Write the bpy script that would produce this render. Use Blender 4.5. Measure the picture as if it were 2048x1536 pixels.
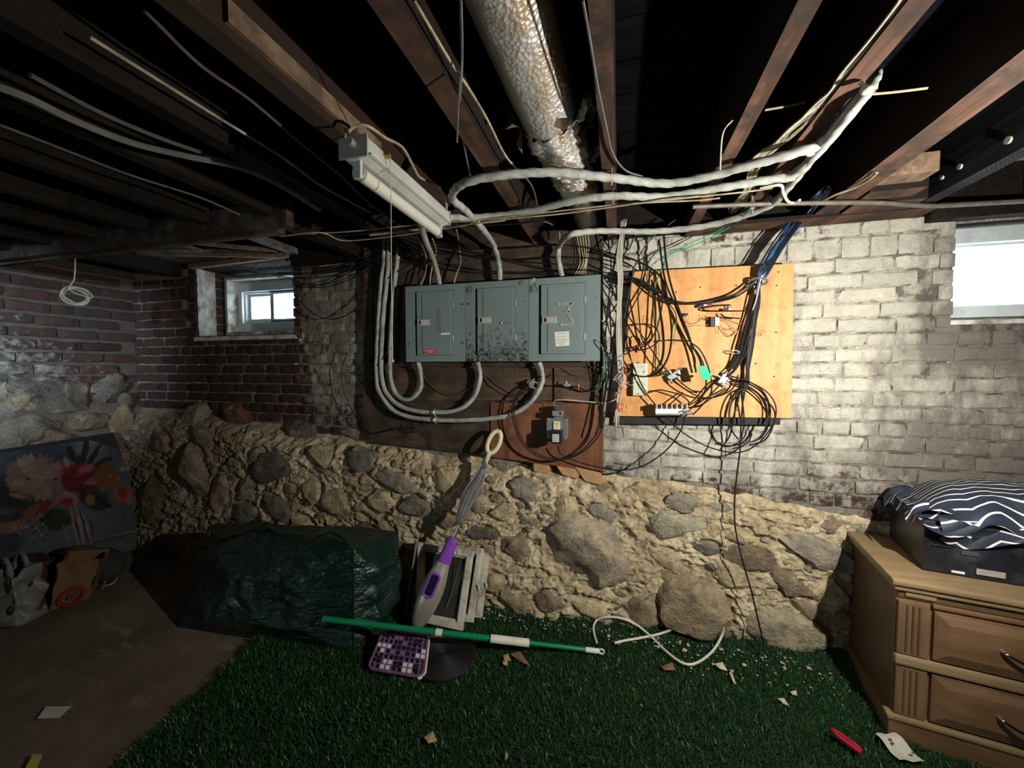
import bpy, bmesh, math, random
import numpy as np
from math import *
from mathutils import Vector, Matrix, noise as mn
for o in list(bpy.data.objects): bpy.data.objects.remove(o)
SC = bpy.context.scene; COL = SC.collection
R = random.Random(7)
# ---------------------------------------------------------------- camera, world, lights, exposure
F = 770.0; YAW = radians(15.5); PIT = radians(2.45); CZ = 1.33; Y0 = 2.07; XL = -3.54
cd = bpy.data.cameras.new('camera'); cam = bpy.data.objects.new('camera', cd); COL.objects.link(cam)
cd.sensor_width = 36; cd.lens = F/2048*36; cd.clip_start = .02
cam.location = (0, 0, CZ); cam.rotation_euler = (pi/2-PIT, 0, YAW); SC.camera = cam
SC.view_settings.view_transform = 'Standard'; SC.view_settings.look = 'None'
SC.view_settings.gamma = 1; SC.view_settings.use_curve_mapping = False
SC.view_settings.exposure = 0.0
W = bpy.data.worlds.new('world'); SC.world = W; W.use_nodes = True
W.node_tree.nodes['Background'].inputs[0].default_value = (.80, .93, 1, 1)
W.node_tree.nodes['Background'].inputs[1].default_value = 9.0
def area(name, loc, tgt, size, sy, power, col):
    l = bpy.data.lights.new(name, 'AREA'); l.shape = 'RECTANGLE'; l.size = size; l.size_y = sy
    l.energy = power; l.color = col
    o = bpy.data.objects.new(name, l); COL.objects.link(o); o.location = loc
    o.rotation_euler = (Vector(tgt)-Vector(loc)).to_track_quat('-Z', 'Y').to_euler(); return o
area('work_lamp_light', (1.05, .86, 1.42), (-.15, 2.07, 1.42), .03, .03, 40, (1, .955, .87))
pl = area('daylight_portal_left', (-2.48, 2.46, 1.80), (-2.48, 1.2, 1.75), .95, .55, 1, (1, 1, 1)); pl.data.cycles.is_portal = True
pr = area('daylight_portal_right', (1.80, 2.32, 1.74), (1.80, 1.2, 1.72), .95, .5, 1, (1, 1, 1)); pr.data.cycles.is_portal = True
area('room_fill_behind', (-1.2, -2.6, 1.7), (-1.2, 2, 1.0), 1.6, .8, 1.0, (1, .93, .85))

fl_ = area('added_cool_light', (-.6, -2.95, 1.80), (-3.54, 1.20, 1.48), .4, .25, 6.5, (.66, .82, 1)); fl_.data.spread = radians(18)  # added cool light for the side wall patch; no window is built here

# ---------------------------------------------------------------- pixel helpers (authoring coordinates to real points)
fv = Vector((-sin(YAW)*cos(PIT), cos(YAW)*cos(PIT), -sin(PIT))); rv = Vector((cos(YAW), sin(YAW), 0)); uv_ = rv.cross(fv)
C0 = Vector((0, 0, CZ))
def ray(px, py): return fv + rv*((px-1024)/F) + uv_*((768-py)/F)
def P(px, py, x=None, y=None, z=None):
    d = ray(px, py)
    t = (x-C0.x)/d.x if x is not None else (y-C0.y)/d.y if y is not None else (z-C0.z)/d.z
    return C0 + d*t
def proj(p):
    d = Vector(p)-C0; k = d.dot(fv); return 1024+F*d.dot(rv)/k, 768-F*d.dot(uv_)/k, k

# ---------------------------------------------------------------- materials
class NT:
    def __init__(s, name):
        s.m = bpy.data.materials.new(name); s.m.use_nodes = True; s.t = s.m.node_tree
        s.b = s.t.nodes['Principled BSDF']
    def n(s, ty, **k):
        x = s.t.nodes.new(ty)
        for a, v in k.items(): setattr(x, a, v)
        return x
    def put(s, inp, v):
        if hasattr(v, 'is_linked') or isinstance(v, bpy.types.NodeSocket): s.t.links.new(v, inp)
        else:
            if inp.type == 'RGBA' and len(v) == 3: v = (*v, 1)
            inp.default_value = v
    def pos(s): return s.n('ShaderNodeNewGeometry').outputs['Position']
    def obj(s): return s.n('ShaderNodeTexCoord').outputs['Object']
    def rnd(s): return s.n('ShaderNodeObjectInfo').outputs['Random']
    def ocol(s): return s.n('ShaderNodeObjectInfo').outputs['Color']
    def noise(s, v, scale=5, detail=3, rough=.55, dist=0):
        x = s.n('ShaderNodeTexNoise'); s.put(x.inputs['Vector'], v)
        x.inputs['Scale'].default_value = scale; x.inputs['Detail'].default_value = detail
        x.inputs['Roughness'].default_value = rough; x.inputs['Distortion'].default_value = dist
        return x.outputs['Fac']
    def scale(s, v, sc):
        x = s.n('ShaderNodeMapping'); s.put(x.inputs['Vector'], v); x.inputs['Scale'].default_value = sc; return x.outputs[0]
    def mr(s, v, a, b, c=0, d=1):
        x = s.n('ShaderNodeMapRange'); s.put(x.inputs[0], v)
        for i, q in enumerate((a, b, c, d)): x.inputs[i+1].default_value = q
        return x.outputs[0]
    def ma(s, op, a, b=0.0):
        x = s.n('ShaderNodeMath', operation=op); s.put(x.inputs[0], a); s.put(x.inputs[1], b); return x.outputs[0]
    def mix(s, f, a, b, mode='MIX'):
        x = s.n('ShaderNodeMix', data_type='RGBA', blend_type=mode)
        s.put(x.inputs[0], f); s.put(x.inputs[6], a); s.put(x.inputs[7], b); return x.outputs[2]
    def xyz(s, v):
        x = s.n('ShaderNodeSeparateXYZ'); s.put(x.inputs[0], v); return x.outputs
    def bump(s, h, strength=.4, dist=.01):
        x = s.n('ShaderNodeBump'); s.put(x.inputs['Height'], h); x.inputs['Strength'].default_value = strength
        x.inputs['Distance'].default_value = dist; s.t.links.new(x.outputs[0], s.b.inputs['Normal'])
    def fin(s, col=None, rough=.8, metal=0, spec=.5):
        if col is not None: s.put(s.b.inputs['Base Color'], col)
        s.put(s.b.inputs['Roughness'], rough); s.b.inputs['Metallic'].default_value = metal
        s.b.inputs['Specular IOR Level'].default_value = spec
        return s.m
MC = {}
def simple(name, col, rough=.6, metal=0, var=.15, sc=20, bump=0, spec=.4, dirt=None):
    if name in MC: return MC[name]
    t = NT(name); p = t.obj(); n = t.noise(p, sc, 3)
    c = t.mix(t.mr(n, .3, .7), tuple(v*(1-var) for v in col), tuple(min(1, v*(1+var)) for v in col))
    if dirt: c = t.mix(t.mr(t.noise(p, sc*.35, 5, .65), .5, .68), c, dirt)
    if bump: t.bump(n, bump, .004)
    MC[name] = t.fin(c, rough, metal, spec); return MC[name]
def wood(name, a, b, rough=.75, axis=0, sc=1.0, bump=.25, dirt=None, spec=.25):
    if name in MC: return MC[name]
    t = NT(name); s = [30*sc]*3; s[axis] = 2.2*sc
    g = t.noise(t.scale(t.pos(), s), 1, 4, .6, .6); l = t.noise(t.pos(), 3, 2)
    c = t.mix(t.mr(g, .35, .65), a, b)
    c = t.mix(t.mr(l, .35, .7, 0, .5), c, tuple(v*.45 for v in a))
    if dirt: c = t.mix(t.mr(t.noise(t.pos(), 9, 5, .7), .45, .62), c, dirt)
    t.bump(g, bump, .003); MC[name] = t.fin(c, rough, 0, spec); return MC[name]

# ---------------------------------------------------------------- mesh building
class MB:
    def __init__(s): s.v = []; s.f = []
    def add(s, vs, fs):
        k = len(s.v); s.v += [tuple(v) for v in vs]; s.f += [tuple(i+k for i in q) for q in fs]; return s
    def box(s, a, b, M=None, ch=0):
        x0, y0, z0 = a; x1, y1, z1 = b
        vs = [(x, y, z) for z in (z0, z1) for y in (y0, y1) for x in (x0, x1)]
        if M is not None: vs = [M @ Vector(v) for v in vs]
        return s.add(vs, [(0, 2, 3, 1), (4, 5, 7, 6), (0, 1, 5, 4), (2, 6, 7, 3), (0, 4, 6, 2), (1, 3, 7, 5)])
    def beam(s, p, q, w, h, up=(0, 0, 1)):
        p = Vector(p); q = Vector(q); d = (q-p).normalized(); sd = d.cross(Vector(up)).normalized(); u = sd.cross(d)
        vs = [e+sd*a*w/2+u*b*h/2 for e in (p, q) for a, b in ((-1, -1), (1, -1), (1, 1), (-1, 1))]
        return s.add(vs, [(3, 2, 1, 0), (4, 5, 6, 7), (0, 1, 5, 4), (1, 2, 6, 5), (2, 3, 7, 6), (3, 0, 4, 7)])
    def tube(s, pts, r, n=6, smooth=6, twist=None, cap=True):
        pts = spline(pts, smooth) if smooth else [Vector(p) for p in pts]
        m = len(pts); rings = []; nrm = None
        for i, p in enumerate(pts):
            d = (pts[min(i+1, m-1)]-pts[max(i-1, 0)])
            if d.length < 1e-9: d = Vector((0, 0, 1))
            d.normalize()
            if nrm is None: nrm = d.orthogonal().normalized(); L = 0
            else:
                nrm = (nrm-d*nrm.dot(d)); nrm = nrm.normalized() if nrm.length > 1e-6 else d.orthogonal().normalized(); L += (p-pts[i-1]).length
            b = d.cross(nrm); rr = r(i/(m-1)) if callable(r) else r
            ring = []
            for k in range(n):
                a = 2*pi*k/n; q = rr
                if twist: q = rr*(1+.11*cos(3*(a-L*twist)) )
                ring.append(p+nrm*cos(a)*q+b*sin(a)*q)
            rings.append(ring)
        vs = [v for g in rings for v in g]; fs = []
        for i in range(m-1):
            for k in range(n): fs.append((i*n+k, i*n+(k+1) % n, (i+1)*n+(k+1) % n, (i+1)*n+k))
        if cap: fs += [tuple(range(n-1, -1, -1)), tuple((m-1)*n+k for k in range(n))]
        return s.add(vs, fs)
    def cyl(s, p, q, r, n=12, r2=None):
        r2 = r if r2 is None else r2
        return s.tube([p, q], lambda t: r+(r2-r)*t, n, 0)
    def prism(s, poly, off):
        n = len(poly); poly = [Vector(p) for p in poly]; off = Vector(off)
        return s.add(poly+[p+off for p in poly], [tuple(range(n-1, -1, -1)), tuple(range(n, 2*n))]+[(i, (i+1) % n, n+(i+1) % n, n+i) for i in range(n)])
    def ball(s, c, r, n=8, m=6):
        c = Vector(c); r = r if hasattr(r, '__len__') else (r, r, r); vs = []; fs = []
        for i in range(m+1):
            a = pi*i/m
            for k in range(n): vs.append(c+Vector((r[0]*sin(a)*cos(2*pi*k/n), r[1]*sin(a)*sin(2*pi*k/n), r[2]*cos(a))))
        for i in range(m):
            for k in range(n): fs.append((i*n+k, (i+1)*n+k, (i+1)*n+(k+1) % n, i*n+(k+1) % n))
        return s.add(vs, fs)
    def grid(s, fn, nu, nv):
        vs = [fn(i/nu, j/nv) for j in range(nv+1) for i in range(nu+1)]
        return s.add(vs, [(j*(nu+1)+i, j*(nu+1)+i+1, (j+1)*(nu+1)+i+1, (j+1)*(nu+1)+i) for j in range(nv) for i in range(nu)])
    def mesh(s, name, off=(0, 0, 0), smooth=False, bevel=0, fix=True):
        me = bpy.data.meshes.new(name); off = Vector(off)
        me.from_pydata([tuple(Vector(v)-off) for v in s.v], [], s.f)
        if fix or bevel:
            bm = bmesh.new(); bm.from_mesh(me)
            if fix: bmesh.ops.recalc_face_normals(bm, faces=bm.faces[:])
            if bevel:
                e = [e for e in bm.edges if len(e.link_faces) == 2 and e.calc_face_angle(0) > .6]
                bmesh.ops.bevel(bm, geom=e, offset=bevel, segments=2, affect='EDGES', clamp_overlap=True, profile=.6)
            bm.to_mesh(me); bm.free()
        if smooth: me.shade_smooth()
        if smooth and not (smooth == 2):
            try: me.set_sharp_from_angle(angle=radians(42))
            except Exception: pass
        return me
def spline(pts, n=6):
    p = [Vector(q) for q in pts]
    if len(p) < 3: return p
    p = [p[0]*2-p[1]]+p+[p[-1]*2-p[-2]]; out = []
    for i in range(1, len(p)-2):
        for k in range(n):
            t = k/n; a, b, c, d = p[i-1:i+3]
            out.append(.5*((2*b)+(c-a)*t+(2*a-5*b+4*c-d)*t*t+(3*b-a-3*c+d)*t**3))
    out.append(p[-2]); return out
def loc_of(o):
    v = Vector((0, 0, 0))
    while o is not None: v += o.location; o = o.parent
    return v
def obj(name, mb, mat, parent=None, smooth=False, bevel=0, label=None, loc=None, fix=True, color=None):
    """link one mesh object; mb is in world coordinates; loc = its origin"""
    base = loc_of(parent) if parent else Vector((0, 0, 0))
    if loc is None:
        if parent: loc = base
        else:
            xs = [v[0] for v in mb.v]; ys = [v[1] for v in mb.v]; zs = [v[2] for v in mb.v]
            loc = Vector(((min(xs)+max(xs))/2, (min(ys)+max(ys))/2, min(zs)))
    loc = Vector(loc)
    me = mb.mesh(name, loc, smooth, bevel, fix); me.materials.append(mat)
    o = bpy.data.objects.new(name, me); COL.objects.link(o); o.location = loc-base
    if parent: o.parent = parent
    if label: o['label'] = label
    if color: o.color = color
    return o
def tag(o, label, cat, group=None):
    o['label'] = label; o['category'] = cat
    if group: o['group'] = group
    return o
def thing(name, label, cat, loc, group=None):
    o = bpy.data.objects.new(name, None); COL.objects.link(o); o.location = loc; o.empty_display_size = .05
    return tag(o, label, cat, group)
def struct(o, label=None):
    o['kind'] = 'structure'
    if label: o['label'] = label
    return o
def dupe(o, loc, parent):
    c = o.copy(); COL.objects.link(c); c.parent = parent; c.location = loc; return c
def nz(x, y, z, s=1.0): return mn.noise(Vector((x*s, y*s, z*s)))
def fbm(x, y, z, s, o=4):
    v = 0; a = 1
    for k in range(o): v += a*mn.noise(Vector((x*s, y*s, z*s+k*7.3))); a *= .5; s *= 2.1
    return v
def sm(a, b, x):
    t = max(0, min(1, (x-a)/(b-a))); return t*t*(3-2*t)

# ================================================================ SETTING
# boundary between brick (above) and rubble stone (below) along the back wall
ZB = [(-3.6, .98), (-3.0, .99), (-2.4, .93), (-1.6, .86), (-1.1, .84), (-.62, .77), (-.1, .74), (.4, .72), (.92, .64), (1.6, .60), (4, .6)]
def zb(x):
    for (a, p), (b, q) in zip(ZB, ZB[1:]):
        if x <= b: return p+(q-p)*(x-a)/(b-a)
    return .6
def wprot(x, z):          # how far the rubble stands proud of the brick plane
    k = .085*sm(1.1, -.9, x)+.012
    return k*sm(zb(x)+.03, zb(x)-.10, z)+.035*sm(.5, 0, z)*sm(1.2, -.2, x)
WIN1 = (-2.92, -2.06, 1.555, 2.03); WIN2 = (1.35, 2.25, 1.535, 1.93)
def in_win(x, z, g=0):
    return any(a-g < x < b+g and c-g < z < d+g for a, b, c, d in (WIN1, WIN2))

def brick_mat(name, mortar=False, left=False):
    t = NT(name); p = t.pos(); X = t.xyz(p); n1 = t.noise(p, 2.3, 4); n2 = t.noise(p, 22, 5, .65); n3 = t.noise(p, 90, 3, .7)
    base = t.mix(t.rnd(), (.045, .024, .021), (.105, .050, .040)) if not mortar else t.mix(n2, (.16, .14, .115), (.30, .27, .22))
    if not mortar:
        soot = t.ma('ADD', t.mr(n1, .40, .62), t.ma('MULTIPLY', t.ma('SUBTRACT', t.rnd(), .5), .9))
        base = t.mix(t.mr(soot, .2, .8, 0, .85), base, (.045, .040, .036))
    base = t.mix(t.mr(n2, .35, .75, 0, .35), base, (.03, .025, .022))
    if left:   # side wall: bare bricks above, chalky patch with daylight painted in at near end
        m = t.ma('ADD', t.mr(X[1], 1.9, 1.2), t.mr(X[2], 1.75, 1.3)); m = t.ma('ADD', t.ma('MULTIPLY', m, .5), t.ma('MULTIPLY', t.ma('SUBTRACT', n2, .5), 1.6))
        m = t.mr(m, .55, .95)
    else:
        a = t.mr(X[0], -2.15, -1.9, 0, .66); a2 = t.mr(X[0], -1.2, .2, 0, .5)
        wear = t.mr(X[2], 1.12, .72, 0, .72)
        m = t.ma('ADD', t.ma('ADD', a, a2), t.ma('MULTIPLY', t.ma('SUBTRACT', n2, .5), 1.5))
        m = t.ma('ADD', m, t.ma('MULTIPLY', t.ma('SUBTRACT', n1, .5), .7))
        m = t.ma('SUBTRACT', m, wear)
        if not mortar:
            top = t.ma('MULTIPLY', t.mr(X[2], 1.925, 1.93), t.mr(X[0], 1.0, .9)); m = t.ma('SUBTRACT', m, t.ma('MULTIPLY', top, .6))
        m = t.mr(m, .34, .56)
    pc = t.mix(t.mr(n2, .3, .7), (.43, .41, .345), (.58, .56, .485))
    pc = t.mix(t.mr(n1, .35, .65, 0, .5), pc, (.50, .50, .46)); pc = t.mix(1.0, pc, t.mix(t.rnd(), (.86, .85, .83), (1.08, 1.07, 1.02)), 'MULTIPLY')
    st = t.noise(t.scale(p, (1, 1, .45)), 7, 6, .7)
    under = t.ma('MULTIPLY', t.mr(X[2], 1.56, 1.30), 0.0)
    dirt = t.ma('ADD', st, t.ma('ADD', t.mr(X[0], 1.0, 1.5, 0, .20), t.mr(X[2], 1.25, .70, 0, .17))); dirt = t.ma('ADD', dirt, t.ma('MULTIPLY', t.mr(X[0], 1.22, 1.42), t.ma('MULTIPLY', t.mr(X[2], 1.27, 1.42, 0, .34), t.mr(X[2], 1.62, 1.54))))
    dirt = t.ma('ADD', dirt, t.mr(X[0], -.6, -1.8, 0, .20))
    pc = t.mix(t.mr(dirt, .52, .74, 0, .80), pc, (.12, .10, .085))
    pc = t.mix(t.mr(n3, .55, .8, 0, .45), pc, (.16, .13, .10))
    if mortar: pc = t.mix(t.mr(n3, .3, .6, 0, .6), pc, (.20, .18, .15)); pc = t.mix(t.mr(t.noise(p, 13, 4, .65), .50, .58, 0, .72), pc, (.05, .042, .036))
    c = t.mix(m, base, pc); cr = t.n('ShaderNodeTexVoronoi', feature='DISTANCE_TO_EDGE'); t.put(cr.inputs['Vector'], t.scale(t.mix(.06, p, t.n('ShaderNodeTexNoise').outputs['Color'], 'ADD'), (7, 7, 16))); cr.inputs['Scale'].default_value = 1; ck_ = t.ma('MULTIPLY', t.mr(cr.outputs['Distance'], .0, .014, 1, 0), t.mr(n1, .45, .6)); c = t.mix(t.ma('MULTIPLY', ck_, .7), c, (.05, .045, .04))
    h = t.ma('ADD', t.ma('MULTIPLY', n2, 1.0), t.ma('MULTIPLY', n3, .5)); t.bump(h, .9, .009)
    return t.fin(c, .92, 0, .2)
M_BRICK = brick_mat('brick_painted'); M_BRICKL = brick_mat('brick_side', left=True); M_MORT = brick_mat('mortar_brick', mortar=True)
def stone_mat():
    t = NT('rubble_stone'); p = t.pos(); n = t.noise(p, 14, 6, .68, .4); n3 = t.noise(p, 75, 3, .7); w = t.noise(t.scale(p, (2, 2, 9)), 5, 5, .7, 1.5)
    c = t.mix(t.mr(n, .3, .7), t.mix(1.0, t.ocol(), (.45, .42, .40), 'MULTIPLY'), t.mix(1.0, t.ocol(), (1.5, 1.42, 1.25), 'MULTIPLY'))
    c = t.mix(t.mr(w, .5, .72, 0, .6), c, (.10, .085, .07)); c = t.mix(t.mr(n3, .55, .75, 0, .6), c, (.38, .32, .22)); c = t.mix(t.mr(t.noise(p, 7, 5, .7, .5), .56, .68, 0, .75), c, (.44, .37, .24))
    t.bump(t.ma('ADD', n, t.ma('MULTIPLY', n3, .45)), 1.0, .024); return t.fin(c, .93, 0, .2)
def rub_mat():
    t = NT('rubble_mortar'); p = t.pos(); n = t.noise(p, 9, 6, .68, .3); n3 = t.noise(p, 60, 4, .7); X = t.xyz(p)
    c = t.mix(t.mr(n, .32, .66), (.36, .28, .165), (.70, .60, .40)); n4 = t.noise(p, 34, 5, .7, .6); c = t.mix(t.mr(n4, .50, .64, 0, .6), c, (.19, .14, .08)); c = t.mix(t.mr(n4, .46, .36, 0, .5), c, (.78, .70, .50))
    c = t.mix(t.mr(t.noise(p, 2.2, 4), .48, .62, 0, .6), c, (.22, .15, .085))
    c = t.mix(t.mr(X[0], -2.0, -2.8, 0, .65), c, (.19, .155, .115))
    c = t.mix(t.mr(n3, .55, .72, 0, .75), c, (.11, .08, .05))
    t.bump(t.ma('ADD', n, t.ma('MULTIPLY', n3, .5)), 1.0, .02); return t.fin(c, .95, 0, .15)
M_STONE = stone_mat(); M_RUB = rub_mat()

# ---- floor
t = NT('concrete'); p = t.pos(); n = t.noise(p, 3.2, 5, .6); n2 = t.noise(p, 30, 4, .65)
c = t.mix(t.mr(n, .35, .65), (.105, .078, .055), (.18, .14, .10)); c = t.mix(t.mr(n2, .5, .75, 0, .4), c, (.07, .052, .04))
c = t.mix(t.mr(t.noise(t.scale(p, (1, 2.4, 1)), 2.6, 5, .6, 1.2), .57, .66, 0, .6), c, (.25, .21, .16))
t.bump(t.ma('ADD', n, t.ma('MULTIPLY', n2, .4)), .5, .01); M_CONC = t.fin(c, .85, 0, .3)
mb = MB(); mb.grid(lambda u, v: (-3.9+7.6*u, -3.1+5.5*v, .006*fbm(-3.9+7.6*u, -3.1+5.5*v, 0, 1.2, 3)-.006), 110, 80)
floor = struct(obj('floor', mb, M_CONC, smooth=2, loc=(0, 0, 0)), 'bare dusty brown concrete basement floor')
M_SOIL = simple('dark_plaster', (.10, .085, .07), .95, var=.3, sc=4, bump=.4)
for nm, a, b in (('wall_front', (-3.7, -3.1, -.05), (3.6, -3.0, 2.3)), ('wall_right', (3.4, -3.05, -.05), (3.5, 2.5, 2.3))):
    struct(obj(nm, MB().box(a, b), M_SOIL, loc=(0, 0, 0)))
# ---- back wall: recessed mortar bed with the two window openings
def wall_sheet(nx, nz_, x0, x1, z0f, z1f, yf, skip=None):
    mb = MB(); vs = []; fs = []
    for j in range(nz_+1):
        for i in range(nx+1):
            x = x0+(x1-x0)*i/nx; za = z0f(x); zc = z1f(x); z = za+(zc-za)*j/nz_
            vs.append((x, yf(x, z), z))
    for j in range(nz_):
        for i in range(nx):
            k = j*(nx+1)+i; q = (k, k+1, k+nx+2, k+nx+1)
            cx = (vs[k][0]+vs[k+1][0])/2; cz = (vs[k][2]+vs[k+nx+1][2])/2
            if skip and skip(cx, cz): continue
            fs.append(q)
    return mb.add(vs, fs)
# upper brick bed built from rectangles round the openings
def bed(x0, x1, z0, z1):
    nx = max(2, int((x1-x0)/.03)); n2 = max(2, int((z1-z0)/.03))
    return wall_sheet(nx, n2, x0, x1, lambda x: z0, lambda x: z1, lambda x, z: Y0+.0075+.005*fbm(x, z, 3, 14, 3))
mb = MB()
for a in ((XL-.1, WIN1[0], .55, 2.3), (WIN1[0], WIN1[1], .55, WIN1[2]), (WIN1[0], WIN1[1], WIN1[3], 2.3), (WIN1[1], WIN2[0], .55, 2.3),
          (WIN2[0], WIN2[1], .55, WIN2[2]), (WIN2[0], WIN2[1], WIN2[3], 2.3), (WIN2[1], 3.5, .55, 2.3)):
    b = bed(*a); mb.add(b.v, b.f)
wall_back = struct(obj('wall_back', mb, M_MORT, smooth=2, loc=(0, 0, 0)), 'back foundation wall, whitewashed brick over rubble stone')
# brick meshes, 12 uneven variants
def brick_mesh(k, L, H, D=.05):
    rr = random.Random(k); mb = MB(); nx = 5 if L > .13 else 3
    def f(s): return s
    vs = []; fs = []
    for i in range(nx+1):
        x = -L/2+L*i/nx; e = .004 if i in (0, nx) else 0
        for (y, z) in ((0, -H/2), (-D+.006, -H/2+.0), (-D, -H/2+.008), (-D, H/2-.008), (-D+.006, H/2), (0, H/2)):
            jz = rr.uniform(-.003, .003); jy = rr.uniform(-.0025, .0025)
            if y < -.01: y += jy+(.006 if e and abs(y+D) < .001 else e)
            vs.append((x+rr.uniform(-.002, .002)*(1 if not e else .5), y, z+jz if y < -.01 else z))
    for i in range(nx):
        for j in range(5): fs.append((i*6+j, (i+1)*6+j, (i+1)*6+j+1, i*6+j+1))
    fs += [tuple(range(5, -1, -1)), tuple(nx*6+j for j in range(6))]
    mb.add(vs, fs); return mb
BL = [brick_mesh(k, .200, .058) for k in range(9)]; BH = [brick_mesh(40+k, .094, .058) for k in range(5)]; BT = [brick_mesh(60+k, .094, .086) for k in range(5)]
def course_plan(x0, x1, ztop, zmin, pitch, headers, seed):
    out = []; z = ztop; row = 0; rr = random.Random(seed)
    while z > zmin:
        hd = row in headers; tall = .094 if row == 1 and seed == 1 else pitch
        z -= tall; L = .104 if hd else .210; x = x0-rr.uniform(0, .2)
        if not hd: x = x0-(row % 2)*.105-rr.uniform(0, .03)
        while x < x1:
            l = L*rr.uniform(.96, 1.04); kind = 'T' if tall > .09 else 'H' if hd or rr.random() < .06 else 'L'
            if kind == 'H' and not hd: l *= .5
            out.append((x+l/2, z+tall/2, kind, l, rr.random())); x += l
        row += 1
    return out
def brick_wall(parent, plan, ok, place, mat, limit=300):
    items = [b for b in plan if ok(b)]
    sc = []
    for b in items:
        p = place(b)[0]; x, y, k = proj(p); vis = k > .1 and -40 < x < 2090 and -40 < y < 1576
        sc.append((-(1/k if vis else .001/(abs(k)+.1))*b[3], b))
    sc.sort(key=lambda q: q[0]); meshes = {}
    rest = MB()
    for n, (_, b) in enumerate(sc):
        lib = {'L': BL, 'H': BH, 'T': BT}[b[2]]; k = int(b[4]*997) % len(lib); loc, rot, sx = place(b)
        if n < limit:
            key = (b[2], k)
            if key not in meshes:
                me = lib[k].mesh('brick'); me.materials.append(mat); meshes[key] = me
            o = bpy.data.objects.new('brick', meshes[key]); COL.objects.link(o); o.parent = parent
            o.location = loc-loc_of(parent); o.rotation_euler = rot; o.scale = (sx, 1, 1)
        else:
            from mathutils import Euler
            M = Matrix.Translation(loc) @ Euler(rot).to_matrix().to_4x4() @ Matrix.Diagonal((sx, 1, 1, 1))
            rest.add([M @ Vector(v) for v in lib[k].v], lib[k].f)
    if rest.v:
        o = obj('brickwork', rest, mat, parent); o['kind'] = 'stuff'
Rb = random.Random(3)
NATL = {'L': .200, 'H': .094, 'T': .094}
def place_back(b):
    x, z, k, l, r = b; rough = .0045
    return Vector((x, Y0+.05-.002+(r-.5)*rough*1.6, z+(r*7 % 1-.5)*.004)), (0, radians((r*13 % 1-.5)*1.2), radians((r*17 % 1-.5)*1.6)), (l-.009)/NATL[k]
plan = course_plan(XL-.12, 2.5, 1.978, .58, .0665, {1, 7, 13}, 1)
def ok_back(b):
    x, z, k, l, r = b; h = l/2
    if z-.03 < zb(x)-.01: return False
    for a, c, d, e in (WIN1, WIN2):
        if x+h > a+.012 and x-h < c-.012 and z+.028 > d and z-.03 < e+.1: return False
    return x+h < 3.4 and x-h > XL-.16
brick_wall(wall_back, plan, ok_back, place_back, M_BRICK)
# toothed bricks closing the jambs of window openings
def jamb(parent, x, s, z0, z1, depth, mat):
    z = z1; i = 0; obj('jamb_bed', MB().box((min(x+s*.006, x+s*.12), Y0+.012, z0), (max(x+s*.006, x+s*.12), Y0+depth+.02, z1)), M_MORT, parent)
    while z > z0+.02:
        z -= .0665
        mb = MB(); w = .05+.02*(i % 2)
        xa, xb = (x, x+s*w)
        mb.box((min(xa, xb), Y0-.001-.003*(i % 3), max(z, z0)), (max(xa, xb), Y0+depth, z+.058))
        obj('brick', mb, mat, parent, bevel=.004); i += 1
# stones
GREY = (.26, .245, .21, 1); DARK = (.15, .142, .13, 1); BRN = (.27, .215, .155, 1); TAN = (.52, .44, .29, 1); GRN = (.31, .305, .24, 1); RED = (.17, .075, .058, 1)
def stone_bm(seed, w, h, d, sub, axis):
    bm = bmesh.new(); bmesh.ops.create_icosphere(bm, subdivisions=sub, radius=1)
    rr = random.Random(seed*3+1); ox = rr.uniform(0, 99)
    cuts = [(Vector((rr.uniform(-1, 1), rr.uniform(-.7, .1), rr.uniform(-1, 1))).normalized(), rr.uniform(.52, .84)) for _ in range(11)]
    cuts.append((Vector((rr.uniform(-.25, .25), -1, rr.uniform(-.2, .3))).normalized(), rr.uniform(.5, .7)))
    for v in bm.verts:
        c = v.co.copy()
        for nn, dd in cuts:
            k = c.dot(nn)
            if k > dd: c -= nn*(k-dd)*.97
        c *= 1+.20*nz(c.x+ox, c.y, c.z, 1.6)+.10*nz(c.x+ox, c.y, c.z, 4.2)+(.05*nz(c.x+ox, c.y, c.z, 10) if sub > 2 else 0)
        v.co = Vector((c.x*w/2*1.12, c.y*d, c.z*h/2*1.12))
    me = bpy.data.meshes.new('stone'); bm.to_mesh(me); bm.free(); me.shade_smooth()
    me.set_sharp_from_angle(angle=radians(50)); me.materials.append(M_STONE); return me
PLACED = []
def stone(x, z, w, h, ang, col, seed, prot=None, side=False):
    d = (min(w, h)*.27+.008 if prot is None else prot); sub = 3 if max(w, h) > .07 else 2
    if max(w, h) > .16: sub = 4
    me = stone_bm(seed, w, h, d, sub, 0); o = bpy.data.objects.new('stone', me); COL.objects.link(o)
    rr = random.Random(seed+5); k = rr.uniform(.8, 1.2); o.color = (col[0]*k, col[1]*k, col[2]*k, 1)
    if side:
        o.parent = wall_left; o.location = (XL+wprotL(x, z)+.010, x, z); o.rotation_euler = (0, 0, pi/2) if not ang else (Matrix.Rotation(pi/2, 3, 'Z') @ Matrix.Rotation(radians(ang), 3, 'Y')).to_euler()
    else:
        o.parent = wall_back; o.location = (x, Y0-wprot(x, z)+.002, z); o.rotation_euler = (0, radians(-ang), 0)
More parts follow.
